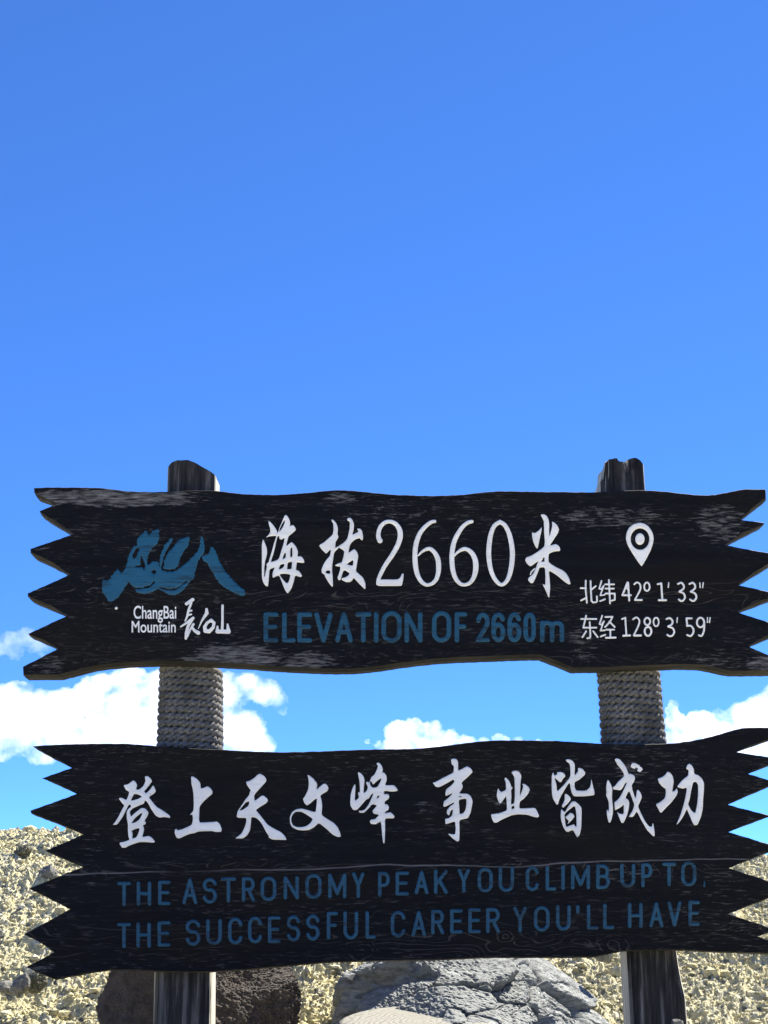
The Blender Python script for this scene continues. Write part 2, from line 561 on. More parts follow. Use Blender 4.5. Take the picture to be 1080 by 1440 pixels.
def rock(name, label, px, py, Y, wx, wy, wz, mat, seed, sub=5, planes=16, nz=(0.10, 2.2), fine=0.03, sink=0.3, rot=0.0, tilt=0.0, group=None, lo=0.72, ridged=False, cuts=()):
    rs = np.random.RandomState(seed)
    v, f = ico(sub)
    r = facet_rock(v, rs, planes, lo, cuts)
    o3 = rs.uniform(0, 50, 3)
    p = v * r[:, None]
    n1 = perlin(*(p * nz[1] + o3).T)
    n2 = perlin(*(p * nz[1] * 2.3 + o3 + 9).T)
    n3 = perlin(*(p * nz[1] * 6 + o3 + 19).T)
    n4 = perlin(*(p * nz[1] * 14 + o3 + 29).T)
    n5 = perlin(*(p * nz[1] * 30 + o3 + 39).T)
    if ridged:
        # split along one direction into flaked facets with open cracks
        rm = np.array(Matrix.Rotation(0.62, 3, 'Y'))
        l1, t1, c1 = fracture(p, rs, 46, np.array([0.8, 1.3, 2.0]), rm)
        l2, t2, c2 = fracture(p, rs, 420, np.array([1.0, 1.6, 2.4]), rm)
        k1, k2 = p @ np.array([0.81, 0.0, -0.58]), p @ np.array([0.58, 0.0, 0.81])
        n6 = perlin(*(np.stack([k1 * 9, k2 * 34, p[:, 1] * 18], 1) + o3).T)
        n7 = perlin(*(np.stack([k1 * 26, k2 * 60, p[:, 1] * 40], 1) + o3).T)
        patchy = smooth01((n1 + 0.25) / 0.5)
        disp = nz[0] * n1 + fine * (1.15 * l1 + 1.5 * t1 - 0.8 * c1 ** 2 + patchy * (0.55 * l2 + 0.8 * t2 - 0.5 * c2 ** 2) + 0.28 * n6 + 0.24 * n7 + 0.2 * n5)
    else:
        n6 = perlin(*(p * nz[1] * 55 + o3 + 49).T)
        disp = nz[0] * (n1 + 0.5 * n2) + fine * (0.9 * n3 + 1.0 * np.abs(n4) + 0.4 * n5 + 0.2 * n6)
    p = p + v * disp[:, None]
    p = p * np.array([wx, wy, wz])
    e = Matrix.Rotation(rot, 3, 'Z') @ Matrix.Rotation(tilt, 3, 'X')
    p = p @ np.array(e).T
    c = V(px, py, Y)
    ob = fast_mesh(name, p, f, mat)
    ob.location = c
    tag(ob, label, 'rock' if max(wx, wz) < 0.2 else 'boulder', group)
    return ob


M_dark = stone_material('brown_scoria', (0.026, 0.021, 0.018), (0.115, 0.095, 0.082), 30, 1.0)
M_grey = stone_material('grey_basalt', (0.06, 0.064, 0.065), (0.43, 0.45, 0.44), 34, 1.0, (0.7, 1.2, 1.6))
M_small = stone_material('small_grey_stone', (0.09, 0.09, 0.085), (0.24, 0.235, 0.21), 30, 0.8)
M_moss = stone_material('mossy_stone', (0.08, 0.08, 0.055), (0.24, 0.23, 0.16), 45, 1.0)

rock('boulder', 'rounded dark brown boulder behind the left post', 282, 1448, 4.55, 0.275, 0.22, 0.265, M_dark, 5, 8, 26, (0.07, 1.5), 0.045, lo=0.93,
     cuts=[(0.20, -0.45, 0.87, 0.80), (-0.62, -0.74, 0.22, 0.74)])
rock('boulder', 'grey cracked angular boulder behind the cut log, between the posts', 648, 1453, 4.62, 0.39, 0.36, 0.30, M_grey, 21, 8, 8, (0.06, 1.7), 0.055, lo=0.86, ridged=True, rot=-0.05,
     cuts=[(0.14, -0.42, 0.88, 0.60), (0.75, -0.3, 0.62, 0.74), (-0.95, -0.2, 0.35, 0.84), (-0.45, -0.5, 0.75, 0.66)])

rock('rock', 'pale grey stone with a dark shadow gap on the slope left of the lower board', 66, 1230, 5.85, 0.034, 0.04, 0.034, M_small, 31, 5, 12, (0.15, 2.5), fine=0.07, lo=0.6)
rock('rock', 'dark mossy clod near the ridge at the left edge of the slope', 33, 1198, 6.1, 0.036, 0.04, 0.030, M_moss, 32, 5, 24, (0.25, 2.6), fine=0.12)
rock('rock', 'upright grey stone on the slope below the left end of the lower board', 27, 1386, 4.62, 0.028, 0.03, 0.036, M_small, 33, 5, 12, (0.15, 2.5), fine=0.07, lo=0.6)
rock('rock', 'low rounded grey stone at the left frame edge beside the upright stone', 8, 1389, 4.66, 0.026, 0.03, 0.018, M_small, 34, 4, lo=0.85)
rock('rock', 'dark clumpy stone just under the bottom left tooth of the lower board', 50, 1382, 4.7, 0.032, 0.034, 0.030, M_moss, 35, 5, 24, (0.25, 2.6), fine=0.12)
rock('rock', 'smooth grey stone peeping out under the lower board left of the right post', 848, 1345, 4.85, 0.027, 0.03, 0.019, M_small, 36, 4, lo=0.85)
rock('rock', 'small grey stone on the upper right rim of the grey boulder', 733, 1352, 4.95, 0.018, 0.02, 0.014, M_small, 37, 4)
rock('rock', 'small pale stone touching the foot of the right post', 953, 1440, 4.02, 0.017, 0.015, 0.013, M_small, 38, 4)

# ------------------------------------------------------------------ cut log
def cut_log():
    rs = np.random.RandomState(3)
    n, c = 96, V(586, 1437, 4.24)
    ang = np.arange(n) / n * 2 * math.pi
    rad = 0.212 * (1 + 0.03 * perlin(np.cos(ang) * 1.2, np.sin(ang) * 1.2, 1.0) + 0.012 * perlin(np.cos(ang) * 5, np.sin(ang) * 5, 2.0))
    verts, faces = [(0, 0, 0)], []
    prof = [(0.25, 0.001), (0.5, 0), (0.75, 0.0), (0.93, -0.001), (0.985, -0.006), (1.0, -0.018), (1.01, -0.08), (1.03, -0.2), (1.06, -0.34)]
    for s, z in prof:
        for a, r in zip(ang, rad):
            verts.append((r * s * math.cos(a), r * s * math.sin(a), z))
    for i in range(n):
        faces.append((0, 1 + i, 1 + (i + 1) % n))
    for k in range(len(prof) - 1):
        for i in range(n):
            a, b = 1 + k * n + i, 1 + k * n + (i + 1) % n
            faces.append((a, a + n, b + n, b))
    o = make_mesh('cut_log', verts, faces, stump_material(), smooth=True)
    o.location = c
    o.rotation_euler = (R(9), R(0.3), 0)
    tag(o, 'pale cut log seat with growth rings in front of the grey boulder', 'log')


cut_log()

# ------------------------------------------------------------------ the sign
FOOT = Vector((0.0, D + 0.1, 0.25))
sign = bpy.data.objects.new('wooden_sign', None)
COL.objects.link(sign)
sign.location = FOOT
tag(sign, 'black two-board wooden summit sign with white and blue lettering on two roped posts', 'sign')
BASE = tuple(FOOT)

UPPER = [(47.4, 686), (67, 685), (100, 685), (138, 685.7), (160, 688), (180, 690.7), (210, 691.5), (240, 691), (275, 689.5), (305, 690), (325, 692.5), (345, 694.5), (370, 695.5), (400, 695), (420, 693.5), (440, 692), (457, 690), (470, 689), (485, 689), (500, 690), (520, 692), (540, 694), (565, 695.8), (590, 696.7), (615, 696.7), (640, 696), (658, 694.5), (675, 692.5), (698, 690.5), (725, 690.5), (754, 691), (800, 691.6), (839, 692), (870, 690), (902, 689), (920, 689.7), (939, 691), (958, 693.5), (976, 695.5), (990, 696), (1006, 695.5), (1022, 692.5), (1038, 689), (1050, 687.4), (1076.7, 687.8),
         (1077.8, 702.8), (1041.7, 730.6), (1076, 735), (1074, 738), (1019.4, 766), (1050, 772), (1080, 777), (1097, 780.5), (1098, 786), (1080, 797), (1037.8, 822.5), (1060, 827), (1080, 831.7), (1098, 836), (1097, 838), (1080, 844), (1036.7, 860.5), (1060, 868), (1080, 874.4), (1103, 881.5), (1102, 888), (1080, 897), (1054.4, 907.8), (1056, 910.5), (1080, 920.5), (1100, 930), (1101, 946), (1080, 946.6), (1030, 947), (1018, 945), (1004, 941.7), (988, 938.7), (960, 937.8), (926, 938.5), (885, 940.5), (841, 942), (805.5, 942.5), (795, 938), (760, 924.2), (730, 924.8), (700, 926), (680, 926.5), (660, 927.2), (640, 928.2), (612, 930), (587, 932.5), (560, 936), (540, 939.3), (520, 942), (500, 943.6), (473, 944.3), (440, 943.4), (407, 941.7), (370, 939.3), (340, 937), (305, 935), (265, 933.3), (222, 933), (180, 934.6), (150, 937), (131, 939.8), (114.8, 944), (98, 948.7), (84.4, 952), (35, 952.6), (32.2, 949), (31.9, 937.4),
         (81.5, 912), (50, 897.5), (41, 894), (39.3, 891), (49, 886.5), (95.2, 865.2), (55, 848.5), (42, 842.5), (38.3, 838), (38.5, 834), (51, 829), (98.5, 807.3), (60, 788), (46, 781.5), (42.3, 777), (42.4, 771.5), (103, 750.8), (80, 738), (66, 729.5), (57.5, 723.5), (55.3, 718.6), (80, 707.8), (62, 702), (51, 698.2), (47.6, 692)]
LOWER = [(45.5, 1049.2), (72, 1047.5), (100, 1046.3), (128, 1045.6), (180, 1045.8), (210, 1048), (233, 1050), (270, 1052.3), (310, 1054), (335, 1055.5), (360, 1056.8), (393, 1057.7), (430, 1057), (460, 1056), (507, 1054), (540, 1053.3), (573, 1053), (595, 1051.8), (613, 1050), (637, 1047), (660, 1044), (677, 1042.2), (693, 1041), (720, 1040.6), (755, 1041), (787, 1042), (820, 1044), (853, 1046), (890, 1046.7), (927, 1046), (952, 1044.5), (973, 1041.7), (988, 1038.6), (1003, 1035), (1018, 1030.5), (1033, 1026), (1043, 1023.8), (1055, 1023), (1080, 1022.8), (1099, 1023.5),
         (1099, 1035), (1080, 1041.7), (1035, 1057.5), (1080, 1064.3), (1104, 1068), (1103, 1069.5), (1080, 1077.6), (1052, 1088), (1080, 1096.5), (1094, 1101), (1093, 1102.5), (1080, 1107.4), (1024, 1131.5), (1080, 1146), (1087, 1147.3), (1080, 1149.5), (1025, 1170), (1080, 1186.5), (1099, 1192), (1098, 1193.5), (1080, 1199.7), (1025.5, 1220.8), (1080, 1238.6), (1108, 1248.5), (1107, 1254), (1080, 1264.4), (1024.7, 1285.5), (1080, 1303.3), (1091, 1307), (1090, 1309), (1080, 1312.5), (1065.6, 1317), (1080, 1322), (1099, 1329), (1099, 1343), (1052, 1341.4), (1024, 1340.3), (995, 1339.3), (970, 1337.8), (946.7, 1337), (887, 1337.6), (872, 1339), (855, 1343), (836, 1346.7), (791, 1347.8), (740, 1347.6), (680, 1347.8), (627, 1350.5), (580, 1351.8), (530, 1352.5), (460, 1354.5), (430, 1357), (400, 1360), (350, 1364.5), (296, 1367.8), (258, 1368), (222, 1367), (190, 1365.3), (155, 1365), (120, 1370), (77, 1378.6),
         (58, 1371), (35.8, 1360.3), (75.6, 1339.2), (50, 1323), (32.6, 1314), (60, 1299.5), (98, 1278.7), (70, 1265), (40, 1249.8), (80, 1233.5), (115.3, 1219.3), (90, 1209), (63, 1196.8), (90, 1185), (116.5, 1173.4), (80, 1158.5), (50, 1147.5), (43, 1144), (42.2, 1140), (50, 1137), (80, 1126.5), (107.4, 1116.2), (80, 1103.5), (58.2, 1094.2), (80, 1087), (100.7, 1079.7), (72, 1065.5), (54, 1055.5)]


def densify(pts, step=4.0, jit=0.45, seed=1):
    rs = np.random.RandomState(seed)
    out = []
    n = len(pts)
    for i in range(n):
        a, b = np.array(pts[i], float), np.array(pts[(i + 1) % n], float)
        L = np.linalg.norm(b - a)
        k = max(1, int(L / step))
        nrm = np.array([-(b - a)[1], (b - a)[0]]) / max(L, 1e-6)
        for j in range(k):
            t = j / k
            q = a + (b - a) * t
            if j:
                q = q + nrm * jit * (perlin(q[0] * 0.09, q[1] * 0.09, 1.0 + seed) * 1.6 + rs.uniform(-0.35, 0.35))
            out.append(q)
    return np.array(out)


def inset(pts, d):
    """shift every outline point inwards by d photo pixels (outline is clockwise on the picture)"""
    p = np.asarray(pts); n = len(p)
    e = np.roll(p, -1, 0) - p
    L = np.linalg.norm(e, axis=1)[:, None]
    e = e / np.maximum(L, 1e-9)
    nr = np.stack([-e[:, 1], e[:, 0]], 1)
    m = nr + np.roll(nr, 1, 0)
    ml = (m * m).sum(1)[:, None]
    m = 2 * m / np.maximum(ml, 0.9)
    return p + m * d


THICK = 0.058


def board(name, outline, mat, seed, bev):
    pts = densify(outline, 4.0, 0.5, seed)
    n = len(pts)
    down = np.zeros(n)
    e = np.roll(pts, -1, 0) - np.roll(pts, 1, 0)
    down = np.clip(-e[:, 0] / np.maximum(np.linalg.norm(e, axis=1), 1e-6), 0, 1)   # 1 where the edge looks down
    dd = 0.7 + bev * down
    gap = np.full(n, 99.0)                           # room between opposite edges: keep thin points from folding over
    ii = np.arange(n)
    for k in range(n):
        dk = np.abs(ii - k); dk = np.minimum(dk, n - dk)
        q = np.hypot(pts[:, 0] - pts[k, 0], pts[:, 1] - pts[k, 1])
        arcl = dk * 4.0
        far = (dk > 1) & (q < 0.75 * arcl)
        if far.any(): gap[k] = q[far].min()
    tip = np.minimum(np.roll(gap, 1), np.minimum(gap, np.roll(gap, -1)))
    dd = np.minimum(dd, 0.22 * tip)
    x, y, z = W(pts[:, 0], pts[:, 1], D)
    inn = inset(pts, 1.0)
    fr = pts + (inn - pts) * dd[:, None]
    fx, fy, fz = W(fr[:, 0], fr[:, 1], D)
    rings = [np.stack([fx, np.full(n, D), fz], 1), np.stack([x, np.full(n, D) + 0.003 + 0.010 * down, z], 1),
             np.stack([x, np.full(n, D + THICK - 0.004), z], 1), np.stack([fx, np.full(n, D + THICK), fz], 1)]
    verts = np.concatenate(rings)
    faces, mids = [], []
    for k in range(3):
        for i in range(n):
            j = (i + 1) % n
            faces.append((k * n + i, (k + 1) * n + i, (k + 1) * n + j, k * n + j)); mids.append(1)
    faces.append(tuple(range(n))); mids.append(0)
    faces.append(tuple(range(4 * n - 1, 3 * n - 1, -1))); mids.append(0)
    o = make_mesh(name, verts, faces, mat, sign, base=BASE)
    o.data.materials.append(M_edge)
    o.data.polygons.foreach_set('material_index', mids)
    bm = bmesh.new(); bm.from_mesh(o.data)
    bmesh.ops.recalc_face_normals(bm, faces=bm.faces)
    bmesh.ops.triangulate(bm, faces=[f for f in bm.faces if len(f.verts) > 4], ngon_method='EAR_CLIP')
    bm.to_mesh(o.data); bm.free()
    return o


def loc(px, py):
    v = V(px, py, D) - FOOT
    return v.x, v.z


def patch(px, py, rx, ry, w):
    x, z = loc(px, py)
    return (x, z, rx / 525.0, ry / 525.0, w)


def knot(px, py, rx, ry, rings):
    x, z = loc(px, py)
    return (x, z, rx / 525.0, ry / 525.0, rings)


def bandz(py, hw, w):
    return (loc(540, py)[1], hw / 525.0, w)


M_upper = board_material('charred_board_wood', [
    patch(170, 700, 190, 26, 1.0), patch(70, 700, 60, 22, 0.9), patch(330, 925, 120, 34, 0.95), patch(430, 930, 70, 26, 0.8),
    patch(480, 700, 40, 18, 0.7), patch(860, 728, 170, 30, 0.62), patch(1010, 735, 70, 50, 0.7), patch(820, 905, 40, 45, 0.6),
    patch(1075, 935, 40, 26, 0.95), patch(1000, 932, 70, 18, 0.6), patch(70, 935, 45, 26, 0.6), patch(60, 775, 30, 60, 0.35), patch(130, 830, 70, 90, 0.4), patch(560, 720, 120, 34, 0.4)],
    [bandz(838, 26, 1.0), bandz(920, 22, 0.5)], 1.7)
M_lower = board_material('charred_board_wood', [
    patch(130, 1200, 26, 110, 0.42), patch(885, 1085, 45, 25, 0.6), patch(600, 1135, 30, 16, 0.6), patch(700, 1125, 40, 26, 0.5),
    patch(1040, 1300, 60, 26, 0.45), patch(60, 1357, 40, 16, 0.5), patch(470, 1062, 400, 12, 0.25), patch(990, 1270, 120, 60, 0.3), patch(870, 1230, 120, 18, 0.5)],
    [bandz(1326, 32, 1.0), bandz(1222, 14, 0.9), bandz(1290, 20, 0.4)], 4.3, (loc(540, 1219)[1], 0.022),
    [knot(862, 1330, 27, 20, 2), knot(507, 1336, 24, 15, 3), knot(1050, 1309, 24, 9, 3), knot(712, 1316, 16, 10, 2)])

upper = board('board', UPPER, M_upper, 1, 3.2)
lower = board('board', LOWER, M_lower, 2, 1.2)
upper['label'] = 'upper board with the elevation and coordinates'
lower['label'] = 'lower board with the longer inscription'

# ---- posts
def post(axis_top, axis_bot, w_top, w_bot, top_profile, seed, groove=None, flare=0.0):
    """axis given as photo positions; a hewn squared post with chamfered corners and a ragged top"""
    rs = np.random.RandomState(seed)
    YC = D + THICK + 0.075
    a = V(*axis_top, YC); b = V(*axis_bot, YC)
    bot = b + (b - a) * 0.22                      # runs on down into the ground
    n, rows = 96, 150
    ang = np.arange(n) / n * 2 * math.pi
    ca, sa = np.cos(ang), np.sin(ang)
    se = 1.0 / (np.abs(ca) ** 9 + np.abs(sa) ** 9) ** (1 / 9)
    ch = 1.78 / (np.abs(ca) + np.abs(sa))
    shape = np.minimum(np.minimum(se, ch), 1.0 / np.maximum(np.abs(sa), 0.5) * 0.98)
    verts, faces = [], []
    ztop = []
    for i in range(n):
        u = shape[i] * ca[i]
        ztop.append(top_profile(u, shape[i] * sa[i]))
    ztop = np.array(ztop)                          # photo row of the top at that lateral position
    for k in range(rows + 1):
        t = k / rows
        zt = V(540, 690, YC).z
        for i in range(n):
            ztp = V(540, ztop[i], YC - 0.068).z
            z = bot.z + (ztp - bot.z) * t
            s = (z - bot.z) / (a.z - bot.z)
            c = bot + (a - bot) * s
            w = w_bot + (w_top - w_bot) * min(max((z - b.z) / (a.z - b.z), -0.3), 1.1)
            r = shape[i] * w
            r *= 1 + 0.035 * float(perlin(ca[i] * 1.7 + seed, sa[i] * 1.7, z * 2.0)) + 0.03 * float(perlin(ca[i] * 7 + seed, sa[i] * 7, z * 0.8))
            if flare and ca[i] > 0:
                r *= 1 + flare * ca[i] * max(0.0, min(1.0, (b.z + 0.17 - z) / 0.17)) ** 2
            if groove is not None:
                for (ga, gw, gd, gz) in groove:
                    da = (ang[i] - ga + math.pi) % (2 * math.pi) - math.pi
                    r *= 1 - gd * math.exp(-(da / gw) ** 2) * max(0.0, min(1.0, (z - gz) / 0.05))
            verts.append((c.x + r * ca[i], c.y + r * sa[i], z))
    for k in range(rows):
        for i in range(n):
            j = (i + 1) % n
            faces.append((k * n + i, k * n + j, (k + 1) * n + j, (k + 1) * n + i))
    # ragged top closed ring by ring towards the middle
    last = rows * n
    rings = 5
    for q in range(1, rings + 1):
        s = 1 - q / (rings + 0.4)
        for i in range(n):
            v = verts[last + i]
            u, vv = shape[i] * ca[i] * s, shape[i] * sa[i] * s
            z = V(540, top_profile(u, vv), YC - 0.068).z + 0.004 * float(perlin(u * 9 + seed, vv * 9, 3.0))
            verts.append((a.x + (v[0] - a.x) * s, a.y + (v[1] - a.y) * s, z))
        o0 = len(verts) - 2 * n if q > 1 else last
        o1 = len(verts) - n
        for i in range(n):
            j = (i + 1) % n
            faces.append((o0 + i, o0 + j, o1 + j, o1 + i))
    faces.append(tuple(range(len(verts) - n, len(verts))))
    o = make_mesh('post', verts, faces, M_post, sign, smooth=True, base=BASE)
    o.data.polygons.foreach_set('use_smooth', np.zeros(len(o.data.polygons), bool))
    return o


def prof(points):
    xs, ys = zip(*points)
    return lambda u, v: float(np.interp(u, xs, ys)) + 1.2 * float(perlin(u * 6, v * 6, 7.7))


left_prof = prof([(-1.0, 656), (-0.8, 650), (-0.6, 647.5), (-0.1, 646.5), (0.25, 652), (0.7, 661), (1.0, 667)])
right_prof = prof([(-1.0, 677), (-0.79, 671), (-0.76, 650), (-0.7, 646.5), (-0.2, 643.5), (-0.12, 648), (0.2, 649), (0.28, 645), (0.6, 642.8), (0.8, 646), (1.0, 652)])
sq = 4.13 / 2100.0
post((272.5, 670), (260, 1400), 33.5 * sq * 1.045, 40 * sq * 0.953, left_prof, 3)
post((870, 670), (914, 1400), 32 * sq * 1.045, 36 * sq * 0.953, right_prof, 8,
     groove=[(4.95, 0.09, 0.35, V(540, 676, 4.13).z), (4.1, 0.05, 0.15, V(540, 690, 4.13).z)], flare=0.28)

# ---- rope lashings
def rope(axis_top, axis_bot, r_top, r_bot, turns, seed):
    YC = D + THICK + 0.075
    a, b = V(*axis_top, YC), V(*axis_bot, YC)
    pitch = (a.z - b.z) / turns
    rr = pitch * 0.53
    per = 150
    n = int(turns * per)
    seg = 24
    rs = np.random.RandomState(seed)
    t = np.arange(n + 1) / per                      # turn number
    th = t * 2 * math.pi + math.pi / 2
    s = t / turns
    cx = a.x + (b.x - a.x) * s; cy = a.y + (b.y - a.y) * s
    zc = a.z + (b.z - a.z) * s + 0.0030 * perlin(t * 1.3, seed * 1.0, 0.5) + 0.0028 * perlin(np.cos(th) * 2, np.sin(th) * 2, t * 0.7)
    Rm = r_top + (r_bot - r_top) * s - rr + 0.0022 * perlin(np.cos(th) * 1.5, np.sin(th) * 1.5, t * 0.9) + 0.0012 * perlin(t * 5, 3.0, 1.0)
    ct, st = np.cos(th), np.sin(th)
    Rm = Rm / (np.abs(ct) ** 3 + np.abs(st) ** 3) ** (1 / 3)       # laid over the corners of the squared post
    twist = -t * 2 * math.pi * 8.78
    ph = np.arange(seg) / seg * 2 * math.pi
    rad = rr * (0.42 + 0.70 * np.abs(np.cos(1.5 * (ph[None, :] + twist[:, None]))) ** 0.75)
    rad = rad * (1 + 0.05 * perlin(t[:, None] * 40, ph[None, :] * 2, seed))
    er = rad * np.cos(ph)[None, :]; ez = rad * np.sin(ph)[None, :]
    X = cx[:, None] + (Rm[:, None] + er) * ct[:, None]
    Y = cy[:, None] + (Rm[:, None] + er) * st[:, None]
    Z = zc[:, None] + ez
    verts = np.stack([X, Y, Z], -1).reshape(-1, 3)
    i = np.arange(n)[:, None] * seg; j = np.arange(seg)[None, :]; j2 = (j + 1) % seg
    f = np.stack([i + j, i + j2, i + seg + j2, i + seg + j], -1).reshape(-1, 4)
    # loose fibres standing off the rope
    H = 5200
    k = rs.randint(0, n, H); q = rs.randint(0, seg, H)
    p0 = verts[k * seg + q]
    out = np.stack([np.cos(ph[q]) * ct[k], np.cos(ph[q]) * st[k], np.sin(ph[q])], -1)
    d = out + rs.normal(size=(H, 3)) * 0.7
    d /= np.linalg.norm(d, axis=1)[:, None]
    ln = rs.uniform(0.002, 0.011, H)[:, None]
    side = np.cross(d, rs.normal(size=(H, 3))); side /= np.linalg.norm(side, axis=1)[:, None]
    w = 0.00035
    hv = np.stack([p0 - side * w, p0 + side * w, p0 + d * ln + side * w * 0.3, p0 + d * ln - side * w * 0.3], 1).reshape(-1, 3)
    hf = len(verts) + np.arange(H * 4).reshape(-1, 4)
    o = fast_mesh('rope_wrap', np.concatenate([verts, hv]), np.concatenate([f, hf]), M_rope, sign, smooth=True, base=BASE)
    return o


rope((269, 941), (267.5, 1062), 44.5 * 4.108 / 2100, 46.5 * 4.1 / 2100, 12.5, 1)
rope((883.5, 944), (891.6, 1056), 43.5 * 4.108 / 2100, 44.5 * 4.1 / 2100, 10.8, 2)

# ------------------------------------------------------------------ lettering
def sdf_poly(px, py, pts):
    p = np.asarray(pts, float); q = np.roll(p, -1, 0)
    d2 = np.full(px.shape, 1e12); ins = np.zeros(px.shape, bool)
    for (x0, y0), (x1, y1) in zip(p, q):
        ex, ey = x1 - x0, y1 - y0
        t = np.clip(((px - x0) * ex + (py - y0) * ey) / max(ex * ex + ey * ey, 1e-9), 0, 1)
        dx, dy = px - x0 - t * ex, py - y0 - t * ey
        d2 = np.minimum(d2, dx * dx + dy * dy)
        if y0 != y1:
            c = ((y0 > py) != (y1 > py)) & (px < (x1 - x0) * (py - y0) / (y1 - y0) + x0)
            ins ^= c
    d = np.sqrt(d2)
    return np.where(ins, d, -d)


def sdf_stroke(px, py, pts):
    best = np.full(px.shape, -1e9)
    P = [tuple(p) for p in pts]
    if len(P) == 1: P = P * 2
    for (x0, y0, r0), (x1, y1, r1) in zip(P[:-1], P[1:]):
        ex, ey = x1 - x0, y1 - y0
        t = np.clip(((px - x0) * ex + (py - y0) * ey) / max(ex * ex + ey * ey, 1e-9), 0, 1)
        d = np.hypot(px - x0 - t * ex, py - y0 - t * ey)
        best = np.maximum(best, r0 + (r1 - r0) * t - d)
    return best


def chaikin(pts, c=0.16):
    p = np.asarray(pts, float); q = np.roll(p, -1, 0)
    return np.stack([p + (q - p) * c, q - (q - p) * c], 1).reshape(-1, 2)


def smooth_open(pts):
    """Catmull-Rom refinement of an open stroke (x, y, r)"""
    p = np.asarray(pts, float)
    if len(p) < 3: return p
    out = []
    for i in range(len(p) - 1):
        p0, p1, p2, p3 = p[max(i - 1, 0)], p[i], p[i + 1], p[min(i + 2, len(p) - 1)]
        for t in (0, 0.25, 0.5, 0.75):
            out.append(0.5 * (2 * p1 + (p2 - p0) * t + (2 * p0 - 5 * p1 + 4 * p2 - p3) * t * t + (3 * p1 - p0 - 3 * p2 + p3) * t ** 3))
    out.append(p[-1])
    return np.array(out)


def glyph(name, mat, parent, polys=(), holes=(), strokes=(), step=0.6, height=0.0024, bevel=1.3, rag=0.0, late=(), part_label=None):
    """solid lettering on the board face, from shapes in photo pixels"""
    allp = [np.asarray(p)[:, :2] for p in polys] + [np.asarray(s)[:, :2] for s in strokes] + [np.asarray(p)[:, :2] for p in late]
    mr = max([float(np.max(np.asarray(s)[:, 2])) for s in strokes] + [0])
    lo = np.min(np.concatenate(allp), 0) - mr - 2; hi = np.max(np.concatenate(allp), 0) + mr + 2
    xs = np.arange(lo[0], hi[0], step); ys = np.arange(lo[1], hi[1], step)
    PX, PY = np.meshgrid(xs, ys)
    f = np.full(PX.shape, -1e9)
    for p in polys: f = np.maximum(f, sdf_poly(PX, PY, chaikin(p)))
    for s in strokes: f = np.maximum(f, sdf_stroke(PX, PY, s))
    for h in holes: f = np.minimum(f, -sdf_poly(PX, PY, chaikin(h)))
    for p in late: f = np.maximum(f, sdf_poly(PX, PY, chaikin(p)))
    if rag:
        f = f + rag * (perlin(PX * 0.16, PY * 0.45, 3.3) * 1.3 + perlin(PX * 0.5, PY * 0.9, 8.1) * 0.8)
    ny_, nx_ = f.shape
    verts, faces, cache = [], [], {}
    def vert(key, x, y, d):
        if key not in cache:
            cache[key] = len(verts)
            verts.append((x, y, d))
        return cache[key]
    ins = f > 0
    cnt = ins[:-1, :-1].astype(int) + ins[:-1, 1:] + ins[1:, 1:] + ins[1:, :-1]
    for r, c in zip(*np.nonzero(cnt)):
        cs = ((r, c), (r, c + 1), (r + 1, c + 1), (r + 1, c))
        poly = []
        for k in range(4):
            a, b = cs[k], cs[(k + 1) % 4]
            fa, fb = f[a], f[b]
            if fa > 0: poly.append(vert(a, xs[a[1]], ys[a[0]], fa))
            if (fa > 0) != (fb > 0):
                t = fa / (fa - fb)
                key = (min(a, b), max(a, b))
                poly.append(vert(key, xs[a[1]] + (xs[b[1]] - xs[a[1]]) * t, ys[a[0]] + (ys[b[0]] - ys[a[0]]) * t, 0.0))
        if len(poly) > 2: faces.append(tuple(poly))
    v = np.array(verts)
    x, y, z = W(v[:, 0], v[:, 1], D)
    hgt = height * np.clip(v[:, 2] / bevel, 0, 1) ** 0.6
    out = np.stack([x, D - 0.0004 - hgt, z], 1)
    o = make_mesh(name, out, faces, mat, parent, smooth=True, base=BASE)
    if part_label: o['label'] = part_label
    return o


def sc(pts, ox, oy, s):
    return [(ox + p[0] / s, oy + p[1] / s) + ((p[2] / s,) if len(p) > 2 else ()) for p in pts]


